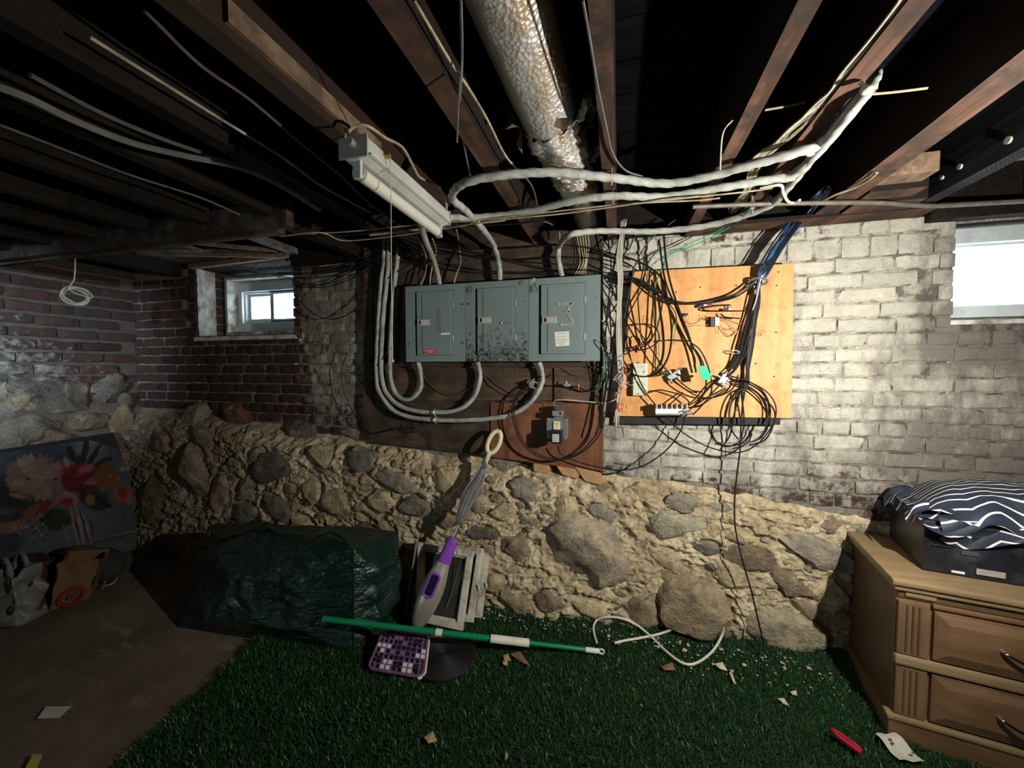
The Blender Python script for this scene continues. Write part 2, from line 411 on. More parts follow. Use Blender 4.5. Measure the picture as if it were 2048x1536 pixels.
BIG = [  # px, py, width px, height px, tilt, colour
 (1183, 1098, 205, 150, -22, (.30, .265, .215, 1)), (1335, 1048, 135, 66, 4, GRN), (1368, 1200, 165, 160, -60, (.33, .275, .19, 1)), (1288, 1215, 70, 90, 0, (.33, .28, .2, 1)), (1037, 1085, 74, 62, 0, BRN),
 (1053, 975, 86, 46, -8, GREY), (1580, 1262, 170, 105, -12, (.33, .30, .23, 1)), (1478, 1160, 75, 60, -30, TAN), (1500, 1125, 100, 62, -10, BRN), (1585, 1175, 105, 55, -28, BRN),
 (1635, 1105, 150, 66, -14, GREY), (1412, 1098, 62, 34, -15, DARK), (1330, 1118, 90, 44, -35, TAN), (1480, 1078, 66, 44, 0, TAN), (1205, 1025, 80, 40, -10, GREY), (1360, 1010, 90, 40, -5, GREY),
 (545, 935, 130, 62, 8, DARK), (508, 972, 62, 46, 0, GREY), (590, 868, 86, 50, -8, DARK), (400, 935, 92, 140, 4, (.20, .165, .14, 1)), (455, 985, 60, 80, -20, BRN), (575, 1010, 95, 46, -50, DARK),
 (505, 1018, 80, 50, -10, GREY), (735, 918, 66, 56, 10, DARK), (810, 962, 100, 44, -20, GREY), (880, 905, 105, 40, -10, GREY), (742, 1058, 84, 36, -6, DARK), (835, 1005, 84, 56, 0, GREY), (968, 1060, 66, 34, -8, DARK),
 (462, 832, 110, 60, -10, RED), (385, 838, 60, 70, -40, GREY), (340, 880, 70, 60, 30, BRN), (330, 1000, 60, 130, 10, (.17, .13, .10, 1)), (640, 975, 60, 54, -20, TAN), (690, 1000, 70, 60, -30, TAN), (770, 1000, 70, 54, -20, TAN),
 (650, 905, 70, 50, -10, TAN), (905, 960, 80, 60, -10, TAN), (900, 1035, 56, 44, 10, BRN), (1000, 1150, 54, 50, 0, TAN), (1040, 1190, 80, 60, -20, BRN), (1100, 1190, 70, 50, -10, BRN), (1180, 1205, 80, 46, -10, TAN), (1010, 1020, 70, 40, 10, TAN),
 (1000, 930, 90, 44, 5, GREY), (1440, 1215, 44, 60, 0, TAN), (1440, 1270, 50, 44, 0, DARK), (1660, 1190, 70, 60, 0, TAN), (1620, 1225, 70, 50, -20, BRN), (1280, 985, 80, 36, -8, TAN), (620, 1045, 70, 46, 0, TAN), (530, 905, 50, 40, 40, GREY), (420, 870, 70, 40, -30, BRN),
 (700, 870, 90, 34, -6, GREY), (1135, 1010, 60, 44, 10, TAN), (960, 1000, 50, 44, -20, TAN)]
for i, (px, py, w, h, a, cl) in enumerate(BIG):
    p = P(px, py, y=Y0-.05); k = proj(p)[2]; W_, H_ = w*k/F*.98, h*k/F
    if p.x > 0 or True: stone(p.x, p.z, W_, H_, a, cl, 100+i); PLACED.append((p.x, p.z, W_*.5, H_*.5))
ct = 0
for k in range(9000):
    if ct >= 350: break
    x = R.uniform(XL+.04, 1.6); zt = zb(x)-.03; z = R.uniform(.0, zt)
    s = R.uniform(.045, .12) if k < 1500 else R.uniform(.03, .065); w = s*R.uniform(.9, 1.5); h = s*R.uniform(.5, .95)
    if any(abs(x-a)/(b_+w*.42) < 1 and abs(z-c_)/(d_+h*.42) < 1 and ((x-a)/(b_+w*.40))**2+((z-c_)/(d_+h*.40))**2 < 1 for a, c_, b_, d_ in PLACED): continue
    PLACED.append((x, z, w*.5, h*.5)); ct += 1
    cl = R.choice([TAN, TAN, TAN, BRN, BRN, GREY, (.36, .33, .27, 1), DARK if R.random() < .5 else TAN])
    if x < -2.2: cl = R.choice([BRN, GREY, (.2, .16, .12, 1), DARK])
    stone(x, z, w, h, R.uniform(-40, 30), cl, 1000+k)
# ---- rubble: displaced mortar bed
GXn, GZn = 900, 190; gxs = np.linspace(XL-.1, 1.8, GXn); gzs = np.linspace(-.06, 1.1, GZn); GX, GZ = np.meshgrid(gxs, gzs); GRV = np.full(GX.shape, 9.0)
for a_, c_, b_, d_ in PLACED: GRV = np.minimum(GRV, np.maximum(0, np.sqrt(((GX-a_)/b_)**2+((GZ-c_)/d_)**2)-.92)*min(b_, d_))
GRV = .018*np.exp(-(GRV/.011)**2)
def grv(x, z): return float(GRV[min(GZn-1, max(0, int((z+.06)/1.16*(GZn-1)))), min(GXn-1, max(0, int((x-XL+.1)/(1.9-XL)*(GXn-1))))])
def ryf(x, z): return grv(x, z)-.008+ Y0-wprot(x, z)-.014*fbm(x, z, 0, 4, 2)-.017*(1-2*abs(nz(x, z*1.5, 1, 11)))-.010*(1-2*abs(nz(x, z*1.4, 5, 27)))-.005*nz(x, z, 2, 70)+.006
mb = wall_sheet(860, 160, XL-.05, 1.75, lambda x: -.05, lambda x: zb(x)+.035+.03*nz(x, 0, 0, 4), lambda x, z: min(ryf(x, z), Y0+.03) if z < zb(x) else Y0-.005+.02*sm(zb(x), zb(x)+.05, z)-.010*fbm(x, z, 0, 7, 3))
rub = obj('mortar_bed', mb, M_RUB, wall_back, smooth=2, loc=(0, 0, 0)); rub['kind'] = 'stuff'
mb = wall_sheet(60, 20, 1.7, 3.5, lambda x: -.05, lambda x: .62, lambda x, z: Y0-.01-.015*fbm(x, z, 0, 5, 3))
o = obj('mortar_bed', mb, M_RUB, wall_back, smooth=2, loc=(0, 0, 0)); o['kind'] = 'stuff'
# ---- left wall
def wprotL(y, z): return .03*sm(1.12, 1.0, z+.1*(y-1.6))
wl = MB(); ny, nzz = 150, 80
wl.grid(lambda u, v: (XL-.012+.006*fbm(5, 4.4*u, 2*v, 8, 3)+wprotL(-2.2+4.35*u, -.05+2.35*v)+(.018*fbm(0, 4.4*u, 2.3*v, 5, 4)+.01 if -.05+2.35*v < 1.08 else 0), -2.2+4.35*u, -.05+2.35*v), ny, nzz)
t = NT('mortar_side'); p = t.pos(); X = t.xyz(p); n = t.noise(p, 12, 5, .65)
c = t.mix(n, (.06, .05, .043), (.13, .11, .095)); m = t.mr(t.ma('ADD', t.ma('MULTIPLY', t.ma('ADD', t.mr(X[1], 1.9, 1.2), t.mr(X[2], 1.75, 1.3)), .5), t.ma('MULTIPLY', t.ma('SUBTRACT', n, .5), 1.6)), .75, 1.15)  # pale mask repeats the daylight patch painted on the side bricks
c = t.mix(m, c, (.45, .45, .44)); c = t.mix(t.mr(X[2], 1.15, 1.0), c, t.mix(n, (.10, .085, .065), (.20, .17, .13))); t.bump(n, 1.0, .02); M_MSIDE = t.fin(c, .93, 0, .2)
wall_left = struct(obj('wall_left', wl, M_MSIDE, smooth=2, loc=(0, 0, 0)), 'dark bare brick side wall over rubble stone')
planL = course_plan(.2, 2.06, 2.06, 1.08, .078, set(), 2)
def place_left(b):
    x, z, k, l, r = b
    return Vector((XL-.05+.004+(r-.5)*.006, x, z)), (0, radians((r*13 % 1-.5)*1.6), pi/2), (l-.010)/NATL[k]
brick_wall(wall_left, planL, lambda b: b[1] > 1.12+.06*sin(b[0]*9) and b[0]+b[3]/2 < 2.17, place_left, M_BRICKL, 300)
for i, (px, py, w, h, a, cl) in enumerate([(120, 790, 130, 84, 5, DARK), (35, 800, 70, 60, 20, GREY), (232, 775, 60, 50, 0, DARK), (60, 860, 100, 50, -10, GREY), (180, 845, 60, 40, 0, BRN), (245, 850, 50, 70, 0, BRN), (20, 880, 60, 40, 0, GREY), (250, 930, 40, 60, 0, BRN), (262, 1010, 40, 60, 0, BRN), (215, 900, 40, 30, 0, BRN), (110, 880, 50, 30, 0, BRN), (262, 800, 30, 40, 0, DARK)]):
    p = P(px, py, x=XL+.05); k = proj(p)[2]; stone(p.y, p.z, w*k/F, h*k/F, a, cl, 300+i, prot=.035, side=True)
for k in range(150):
    y = R.uniform(.2, 2.0); z = R.uniform(.02, 1.0); s = R.uniform(.05, .16)
    stone(y, z, s*1.2, s*.8, R.uniform(-30, 30), R.choice([BRN, GREY, (.2, .16, .12, 1), DARK]), 400+k, prot=.022, side=True)
# ================================================================ CEILING
M_CEIL = wood('subfloor_dark', (.0018, .002, .003), (.005, .0052, .0075), .95, 0, .6, .4, spec=.05)  # faint blue tint stands for daylight scattered from the right window
M_JOIST = wood('joist_wood', (.060, .030, .020), (.125, .068, .046), .8, 1, 1, .5, (.05, .035, .028), spec=.2)
M_JPALE = wood('joist_pale', (.17, .11, .065), (.26, .18, .115), .8, 1, 1, .4, (.10, .065, .045), spec=.2)
M_JDARK = wood('joist_dark', (.006, .0042, .0034), (.017, .012, .009), .8, 1, 1, .5, spec=.2)  # near-black joist wood; light drop-off at left put into the colour
M_JGREY = wood('joist_weathered', (.10, .092, .09), (.19, .175, .165), .8, 1, 1, .5, (.07, .06, .06), spec=.2)
def darkened(name, a, b_, side):  # wood whose side faces take a set dark tone, undersides stay brown
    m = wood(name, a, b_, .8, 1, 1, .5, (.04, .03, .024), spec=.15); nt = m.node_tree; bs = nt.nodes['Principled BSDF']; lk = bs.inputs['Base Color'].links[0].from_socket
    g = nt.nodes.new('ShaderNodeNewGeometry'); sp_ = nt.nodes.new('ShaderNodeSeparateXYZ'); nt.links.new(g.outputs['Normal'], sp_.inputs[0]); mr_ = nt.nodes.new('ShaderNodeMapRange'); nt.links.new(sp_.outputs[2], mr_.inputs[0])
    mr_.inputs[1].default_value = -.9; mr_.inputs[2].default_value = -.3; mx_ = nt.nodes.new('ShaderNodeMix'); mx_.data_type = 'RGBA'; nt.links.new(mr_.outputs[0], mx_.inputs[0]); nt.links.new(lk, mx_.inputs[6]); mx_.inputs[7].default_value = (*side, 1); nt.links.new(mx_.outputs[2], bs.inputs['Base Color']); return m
M_JOIST = darkened('joist_dark_sides', (.070, .036, .024), (.15, .085, .058), (.016, .011, .009))
ZJ = 1.98; ZC = 2.165
ceiling = struct(obj('ceiling', MB().box((-3.7, -3.1, ZC+.02), (3.6, 2.7, ZC+.06)), M_CEIL, loc=(0, 0, ZC)), 'dark blackened wooden floor structure overhead')
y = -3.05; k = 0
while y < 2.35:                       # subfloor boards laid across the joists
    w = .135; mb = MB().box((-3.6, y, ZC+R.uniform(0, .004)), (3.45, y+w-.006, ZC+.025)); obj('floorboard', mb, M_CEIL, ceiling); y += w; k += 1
def joist(x, w=.05, y0=-3.0, y1=2.06, mat=M_JOIST, zb_=ZJ, tilt=0, h=None):
    mb = MB(); n = 40; zt = ZC+.002
    for s in range(n):
        pass
    vs = []; fs = []
    for i in range(n+1):
        yy = y0+(y1-y0)*i/n; a = .004*nz(x*9, yy, 0, 2.2); b = .004*nz(x*9, yy, 9, 2.7); c_ = .004*nz(x*9, yy, 3, 3)
        xx = x+tilt*yy
        vs += [(xx-w/2+a, yy, zb_+c_), (xx+w/2+b, yy, zb_+c_), (xx+w/2+b, yy, zt), (xx-w/2+a, yy, zt)]
    for i in range(n):
        for k_ in range(4): fs.append((i*4+k_, i*4+(k_+1) % 4, (i+1)*4+(k_+1) % 4, (i+1)*4+k_))
    fs += [(3, 2, 1, 0), tuple(n*4+k_ for k_ in range(4))]
    mb.add(vs, fs); return obj('joist', mb, mat, ceiling)
HY = 1.36
joist(-.775, .052, mat=darkened('joist_dim', (.04, .028, .02), (.075, .052, .038), (.03, .018, .013))); joist(-.41, .055); joist(-.04, .042); joist(.320, .042); joist(.510, .046)  # first joist is a dimmer copy, light drop-off put into its colour
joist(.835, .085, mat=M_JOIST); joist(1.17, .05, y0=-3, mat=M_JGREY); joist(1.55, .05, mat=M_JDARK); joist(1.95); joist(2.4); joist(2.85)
joist(-1.13, .05, y1=1.52, mat=M_JDARK); joist(-1.46, .05, y1=HY, mat=M_JDARK); joist(-1.82, .05, y1=HY, mat=M_JDARK)
for x in (-2.2, -2.56, -2.92, -3.28): joist(x, .05, y1=HY, mat=M_JDARK)
joist(-1.13, .05, y0=1.50, mat=M_JDARK)
# short trimmers over the left window
joist(-2.02, .045, y0=HY+.05, zb_=2.06, mat=M_JGREY); joist(-1.55, .05, y0=HY+.05, zb_=2.0, mat=M_JDARK); joist(-3.05, .05, y0=HY+.05, mat=M_JDARK)
# sister strip nailed to a joist, catching light at upper left
obj('nailed_strip', MB().box((-.748, -2, 1.995), (-.728, .55, 2.05)), M_JPALE, ceiling)
obj('nailed_strip', MB().box((-.748, .60, 2.00), (-.736, 1.1, 2.045)), M_JPALE, ceiling)
# header of doubled planks, upper left
M_HEAD = wood('header_plank', (.028, .018, .013), (.062, .043, .032), .75, 0, .8, .5, (.085, .078, .07), spec=.2)
mb = MB().box((-3.55, HY-.02, 1.935), (-1.36, HY+.02, 2.04)); obj('header_plank', mb, M_HEAD, ceiling, bevel=.004)
mb = MB().box((-3.55, HY+.024, 1.925), (-1.45, HY+.062, 2.03)); obj('header_plank', mb, M_HEAD, ceiling, bevel=.004)
mb = MB().box((-3.5, HY+.07, 2.06), (-3.05, 2.05, 2.085)); obj('plywood_patch', mb, M_JGREY, ceiling)
mb = MB().box((-3.02, HY+.07, 2.075), (-2.60, 2.2, 2.095)); obj('plywood_patch', mb, M_JGREY, ceiling)
# sill plate and beam resting on the brick wall
mb = MB().box((-2.06, 2.05, 1.985), (1.30, 2.3, 2.165)); obj('sill_plate', mb, M_JDARK, ceiling, bevel=.005)
mb = MB().box((1.24, 2.03, 1.94), (3.3, 2.3, 2.165)); obj('lintel', mb, M_JDARK, ceiling, bevel=.005)
mb = MB().box((-3.5, 2.1, 2.04), (-2.06, 2.6, 2.165)); obj('lintel', mb, M_JDARK, ceiling, bevel=.005)
mb = MB().beam((-2.95, 1.75, 2.055), (-2.10, 2.02, 2.045), .022, .022); obj('lath', mb, M_JPALE, ceiling)
mb = MB().beam((-2.55, 1.66, 2.075), (-2.10, 2.00, 2.07), .020, .022); obj('lath', mb, M_JPALE, ceiling)
mb = MB().beam((-2.9, 2.03, 2.035), (-2.07, 2.05, 2.06), .03, .03); obj('lath', mb, M_JPALE, ceiling)
# brick nogging / blocking scraps by the right joist
mb = MB().box((.875, 1.64, 1.985), (1.02, 1.72, 2.05)); obj('blocking', mb, M_JPALE, ceiling, bevel=.003)
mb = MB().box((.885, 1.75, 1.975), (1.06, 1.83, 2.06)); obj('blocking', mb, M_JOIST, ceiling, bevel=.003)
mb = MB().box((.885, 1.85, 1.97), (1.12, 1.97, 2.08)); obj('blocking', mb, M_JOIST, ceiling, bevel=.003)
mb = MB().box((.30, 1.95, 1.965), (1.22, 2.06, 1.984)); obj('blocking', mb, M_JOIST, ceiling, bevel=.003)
# pale blueish board between the last joists, bored joist with paint-can lids of light
mb = MB().box((1.19, 1.35, 2.02), (1.9, 1.72, 2.04)); obj('cover_board', mb, M_JGREY, ceiling)
# ================================================================ WINDOWS
M_VINYL = simple('white_vinyl', (.62, .68, .70), .4, var=.04, sc=8, dirt=(.35, .36, .35))
M_FRW = wood('painted_window_wood', (.42, .43, .41), (.62, .64, .62), .6, 2, 1, .3, (.16, .12, .09), spec=.3)
M_BRWN = wood('raw_window_wood', (.10, .06, .035), (.24, .15, .09), .7, 2, 1, .4, spec=.3)
t = NT('window_glass'); tr = t.n('ShaderNodeBsdfTransparent'); gl = t.n('ShaderNodeBsdfGlossy'); gl.inputs['Roughness'].default_value = .08
mx = t.n('ShaderNodeMixShader'); mx.inputs[0].default_value = .06; tr.inputs[0].default_value = (.94, .97, .97, 1)
t.t.links.new(tr.outputs[0], mx.inputs[1]); t.t.links.new(gl.outputs[0], mx.inputs[2])
t.t.links.new(mx.outputs[0], t.t.nodes['Material Output'].inputs[0]); M_GLASS = t.m
M_SILL = simple('chalky_sill', (.62, .62, .60), .9, var=.2, sc=30, bump=.8, dirt=(.25, .22, .2))
M_REV = simple('flaking_reveal', (.34, .32, .31), .9, var=.35, sc=24, bump=1, dirt=(.12, .07, .055))
def frame(mb, x0, x1, z0, z1, y0, y1, w, wb=None, wt=None, wl=None, wr=None):
    wb = wb or w; wt = wt or w; wl = wl or w; wr = wr or w
    mb.box((x0, y0, z0), (x1, y1, z0+wb)); mb.box((x0, y0, z1-wt), (x1, y1, z1))
    mb.box((x0, y0, z0+wb), (x0+wl, y1, z1-wt)); mb.box((x1-wr, y0, z0+wb), (x1, y1, z1-wt)); return mb
win1 = struct(obj('window_1', frame(MB(), -3.0, -2.02, 1.50, 2.12, 2.36, 2.42, .10), M_BRWN, loc=(0, 0, 0)), 'small left sliding basement window deep in the brick wall')
# reveals: jamb bricks, sloping chalky sill
jamb(wall_back, WIN1[0], -1, 1.50, 2.06, .28, M_BRICK); jamb(wall_back, WIN1[1], 1, 1.50, 2.06, .28, M_BRICK)
obj('sill', MB().grid(lambda u, v: (-2.94+.90*u, Y0-.012+.32*v, WIN1[2]-.002+.006*nz(u*30, v*6, 0, 1)+.004*v), 70, 14).box((-2.94, Y0-.010, 1.52), (-2.04, Y0+.3, 1.546)), M_SILL, win1, smooth=True)
mb = MB(); mb.grid(lambda u, v: (WIN1[0]+.006+.008*fbm(u*.3, v*.5, 1, 20, 3)+.006, Y0+.004+.13*u, 1.545+.49*v), 14, 40); obj('reveal_plaster', mb, M_REV, win1, smooth=2)
obj('casing', frame(MB(), -2.90, -2.10, 1.56, 2.02, 2.28, 2.34, .028), M_BRWN, win1, bevel=.003)
obj('casing', frame(MB(), -2.872, -2.12, 1.575, 2.005, 2.245, 2.37, .022, wt=.02), M_FRW, win1, bevel=.003)
obj('frame', frame(MB(), -2.85, -2.1, 1.597, 1.985, 2.33, 2.36, .075, wl=.04), M_VINYL, win1, bevel=.002)
obj('frame', frame(MB(), -2.82, -2.12, 1.665, 1.92, 2.352, 2.40, .022), M_VINYL, win1, bevel=.002)
s1 = obj('sash', frame(MB(), -2.795, -2.535, 1.685, 1.90, 2.375, 2.395, .022), M_VINYL, win1, bevel=.002)
obj('pane', MB().box((-2.775, 2.383, 1.705), (-2.555, 2.386, 1.88)), M_GLASS, s1)
s2 = obj('sash', frame(MB(), -2.56, -2.12, 1.675, 1.91, 2.352, 2.373, .024, wl=.032), M_VINYL, win1, bevel=.002)
obj('pane', MB().box((-2.53, 2.36, 1.70), (-2.14, 2.363, 1.89)), M_GLASS, s2)
win2 = struct(obj('window_2', frame(MB(), 1.33, 2.27, 1.50, 1.97, 2.22, 2.27, .05), M_FRW, loc=(0, 0, 0)), 'right basement window glaring white beside the brick')
jamb(wall_back, WIN2[0], -1, 1.50, 1.95, .2, M_BRICK)
obj('sill', MB().grid(lambda u, v: (1.345+.92*u, Y0-.006+.22*v, WIN2[2]+.002+.004*nz(u*40, v*5, 4, 1)), 70, 10).box((1.345, Y0-.004, 1.51), (2.26, Y0+.2, 1.528)), M_SILL, win2, smooth=True)
obj('frame', frame(MB(), 1.345, 2.25, 1.545, 1.925, 2.13, 2.19, .05, wb=.045, wt=.065, wl=.012), M_VINYL, win2, bevel=.003)
s3 = obj('sash', frame(MB(), 1.35, 2.22, 1.575, 1.875, 2.16, 2.185, .024, wl=.012), M_VINYL, win2, bevel=.002)
obj('pane', MB().box((1.355, 2.17, 1.595), (2.21, 2.174, 1.86)), M_GLASS, s3)
# ================================================================ ELECTRICAL WALL
# ---- backing planks behind the load centres
WD = [wood('plank_umber', (.055, .038, .026), (.115, .08, .055), .8, 0, 1, .5, (.03, .023, .018)), wood('plank_brown', (.075, .045, .028), (.15, .095, .06), .8, 0, 1, .5, (.04, .028, .02)),
      wood('plywood_reddish', (.16, .058, .028), (.27, .115, .058), .65, 2, 1, .3, (.10, .05, .03))]
YB = 2.028
def px2(pts, y): return [P(a, b, y=y) for a, b in pts]
board = thing('backing_board', 'dark stained plank backing behind the grey breaker panels', 'board', P(960, 900, y=YB))
def plank(pts, m, y=YB, th=.024):
    mb = MB(); mb.prism([P(a, b, y=y) for a, b in pts], (0, th, 0)); return obj('plank', mb, m, board, bevel=.0015)
bk_ = obj('furring', MB().prism([P(a, b, y=YB+.016) for a, b in ((749, 480), (1204, 457), (1204, 938), (985, 908), (749, 882))], (0, .02, 0)), WD[0], board)
plank([(727, 478), (745, 476), (745, 882), (727, 880)], WD[1])
plank([(747, 476), (1206, 452), (1206, 548), (747, 572)], WD[0])
plank([(747, 575), (1206, 551), (1206, 640), (747, 640)], WD[1]); plank([(747, 643), (1206, 643), (1206, 733), (747, 733)], WD[0])
plank([(747, 736), (1104, 736), (1104, 800), (747, 803)], WD[1]); plank([(1108, 736), (1207, 736), (1207, 806), (1108, 802)], WD[1])
plank([(745, 806), (978, 806), (978, 912), (745, 886)], WD[0])
o = plank([(981, 805), (1207, 808), (1207, 944), (981, 914)], WD[2], y=YB-.004); o['label'] = 'reddish plywood offcut'
shim = [([(1066, 920), (1098, 925), (1098, 948), (1068, 942)], (0, 0)), ([(1112, 930), (1165, 938), (1155, 958), (1125, 950)], 0), ([(1150, 934), (1200, 945), (1210, 965), (1200, 970), (1170, 962)], 0)]
for i, (q, _) in enumerate(shim):
    mb = MB(); mb.prism([P(a, b, y=2.035-.006*i) for a, b in q], (0, .02, 0)); obj('shim', mb, simple('shim_wood', (.42, .24, .12), .8, var=.2), board, bevel=.001)
# ---- load centres
M_PANEL = simple('grey_green_enamel', (.175, .225, .22), .42, 0, .05, 6, spec=.35)
t = NT('enamel_rusted'); p = t.pos(); X = t.xyz(p); n = t.noise(p, 60, 4, .7, .4); n2 = t.noise(p, 150, 2)
k = t.ma('ADD', n, t.mr(X[2], 1.60, 1.37, -.22, .06)); c = t.mix(t.mr(k, .57, .60), (.16, .205, .20), (.022, .022, .02)); c = t.mix(t.ma('MULTIPLY', t.mr(k, .53, .56), t.mr(k, .60, .57)), c, (.34, .36, .34))
t.bump(t.mr(k, .48, .62), 1.0, .012); M_PANR = t.fin(c, .5, 0, .35)
M_BLK = simple('black_plastic', (.012, .012, .013), .45, var=.1, spec=.4); M_SLOT = simple('dark_gap', (.006, .006, .007), .9, var=0)
M_LATCH = simple('latch_metal', (.55, .54, .50), .35, .4, .06); M_ZINC = simple('galvanized', (.52, .52, .50), .38, .75, .15, 60)
M_INK = simple('marker_ink', (.012, .014, .013), .8, var=0); M_CHALK = simple('white_mark', (.75, .75, .70), .9, var=0)
M_PAPER = simple('paper_label', (.66, .66, .58), .8, var=.06, sc=40); M_PRINT = simple('printed_grey', (.28, .30, .28), .8, var=0)
M_REDL = simple('red_label', (.62, .03, .05), .5, var=.05)
M_TAPE = simple('grey_tape', (.14, .145, .14), .35, 0, .2, 40, .3, .6)
def strokes(mb, lines, o, s, ux, uz, r=.0016, y=0):
    """hand-drawn strokes as flat ribbons; lines in a unit box mapped at o with scale s"""
    for L in lines:
        pts = [Vector((o[0]+(a*ux[0]+b*uz[0])*s, o[1]-y, o[2]+(a*ux[1]+b*uz[1])*s)) for a, b in L]
        for a, b in zip(pts, pts[1:]):
            d = (b-a); 
            if d.length < 1e-6: continue
            d.normalize(); nn = Vector((-d.z, 0, d.x))*r
            mb.add([a-nn-d*r*.5, b-nn+d*r*.5, b+nn+d*r*.5, a+nn-d*r*.5], [(0, 1, 2, 3)])
HASH = [[(.0, .3), (.45, .42)], [(.02, .62), (.5, .74)], [(.1, 0), (.2, 1)], [(.34, .05), (.42, 1)]]
TWO = [[(.6, .75), (.75, 1), (.95, .9), (.85, .55), (.58, .1), (1.05, .2)]]
THREE = [[(.62, .95), (1.0, 1), (.75, .62), (1.02, .45), (.95, .12), (.6, .1)]]
NINES = [[(.35, .8), (.1, .9), (.02, .65), (.2, .5), (.36, .7), (.36, .9), (.3, .05)], [(.85, .85), (.62, .95), (.52, .7), (.7, .55), (.86, .75), (.86, .9), (.8, .1)]]
def panel(name, px0, px1, label, mat, num):
    yf = 1.925
    a = P(px0, 723, y=yf); b = P(px1, 723, y=yf); x0, x1 = a.x+.001, b.x-.001; z0, z1 = 1.362, 1.778
    root = thing(name, label, 'electrical panel', ((x0+x1)/2, 2.0, z0))
    obj('enclosure', MB().box((x0+.008, yf+.012, z0+.006), (x1-.008, YB+.002, z1-.006)), M_PANEL, root, bevel=.002)
    w = x1-x0; dx0 = x0+w*.155; dx1 = x0+w*.81; dz0 = z0+.035; dz1 = z1-.032
    if num == 3: dx0 = x0+w*.14; dx1 = x0+w*.80
    cv = MB(); cv.box((x0, yf, z0), (dx0, yf+.012, z1)); cv.box((dx1, yf, z0), (x1, yf+.012, z1)); cv.box((dx0, yf, z0), (dx1, yf+.012, dz0)); cv.box((dx0, yf, dz1), (dx1, yf+.012, z1))
    cov = obj('cover', cv, mat, root)
    obj('door_recess', MB().box((dx0-.001, yf+.009, dz0-.001), (dx1+.001, yf+.0125, dz1+.001)), M_SLOT, root)
    ddx = dx0+.014
    dm = MB().box((ddx, yf-.0005, dz0+.002), (dx1-.002, yf+.008, dz1-.002)); door = obj('door', dm, mat, root, bevel=.001)
    ex0 = ddx+w*.095; e = MB()                       # embossed raised field of the door
    e.box((ex0, yf-.0035, dz0+.016), (dx1-.016, yf, dz1-.014)); obj('embossed_field', e, mat, door, bevel=.0022)
    zc = (z0+z1)/2+.008 if num != 3 else (z0+z1)/2-.002
    if num == 1: zc = z0+.235*1.0-.02
    lx = ddx+.008; lt = obj('latch', MB().box((lx, yf-.009, zc-.016), (lx+w*.20, yf, zc+.016)), M_LATCH, door, bevel=.002)
    obj('latch_slot', MB().box((lx+.009, yf-.0095, zc-.011), (lx+.02, yf-.0085, zc+.011)), M_SLOT, lt)
    obj('latch_rib', MB().box((lx+.026, yf-.0115, zc-.003), (lx+w*.2-.004, yf-.009, zc+.003)), M_LATCH, lt, bevel=.001)
    for zz in (dz0+.07, dz1-.10):
        obj('hinge', MB().box((dx1-.005, yf-.003, zz), (dx1+.001, yf+.004, zz+.034)), M_LATCH, door, bevel=.001)
    for (sx, sz) in ((x0+.018, z0+.10), (x1-.016, z0+.10), (x0+.018, z1-.11), (x1-.016, z1-.11)):
        obj('cover_screw', MB().cyl((sx, yf-.003, sz), (sx, yf+.001, sz), .0042, 10), M_ZINC if R.random() < .6 else M_SLOT, root, smooth=True)
    return root, door, (x0, x1, z0, z1, yf, dx0, dx1, dz0, dz1, ex0)
p1, d1, g1 = panel('breaker_panel', 812, 931, 'grey-green breaker panel with small red label, leftmost of three', M_PANEL, 1)
p2, d2, g2 = panel('breaker_panel', 931, 1057, 'rust-blistered grey-green breaker panel marked #2, in the middle', M_PANR, 2)
p3, d3, g3 = panel('breaker_panel', 1057, 1200, 'grey-green breaker panel marked #3 with white paper label, rightmost', M_PANEL, 3)
yf = 1.925
def on_panel(px, py, dy=.004): return P(px, py, y=yf-dy)
def quadp(name, pts, mat, parent, dy, label=None, th=.0008):
    mb = MB().prism([on_panel(a, b, dy) for a, b in pts], (0, th, 0)); return obj(name, mb, mat, parent, label=label)
quadp('adhesive_tape', [(873, 616), (881, 616), (882, 666), (874, 666)], M_TAPE, d1, .0045)
quadp('adhesive_tape', [(882, 666), (899, 665), (899, 669), (882, 670)], M_CHALK, d1, .0045)
rl = quadp('warning_label', [(847, 699), (872, 698), (872, 706), (848, 707)], M_REDL, d1, .005, 'small red label')
mb = MB()
for r_, (a, b) in ((700.8, (849, 870)), (703.8, (855, 865))): mb.prism([on_panel(a, r_, .0055), on_panel(b, r_-.3, .0055), on_panel(b, r_+.8, .0055), on_panel(a, r_+1, .0055)], (0, .0003, 0))
obj('printing', mb, M_CHALK, rl)
quadp('adhesive_tape', [(1000, 644), (1023, 642), (1023, 647), (1000, 649)], M_TAPE, d2, .0045)
obj('tape_blob', MB().ball(on_panel(1003, 646, .008), (.006, .004, .004)), M_CHALK, d2, smooth=True)
for q in ([(1116, 606), (1143, 604), (1143, 609), (1116, 611)], [(1141, 605), (1148, 608), (1136, 626), (1131, 622)], [(1132, 624), (1137, 621), (1150, 645), (1144, 648)], [(1120, 648), (1148, 645), (1148, 651), (1121, 653)]):
    quadp('adhesive_tape', q, simple('clear_tape', (.27, .29, .28), .25, var=.2, sc=60, bump=.4, spec=.7), d3, .0055)
for q in ((1122, 649), (1145, 646), (1133, 624), (1137, 618), (1117, 608)): obj('tape_blob', MB().ball(on_panel(q[0], q[1], .007), (.004, .003, .003), 6, 4), M_CHALK, d3, smooth=True)
lb = quadp('paper_label', [(1109, 664), (1138, 662.5), (1139, 691), (1111, 693)], M_PAPER, d3, .005, 'white paper label with faint print')
mb = MB()
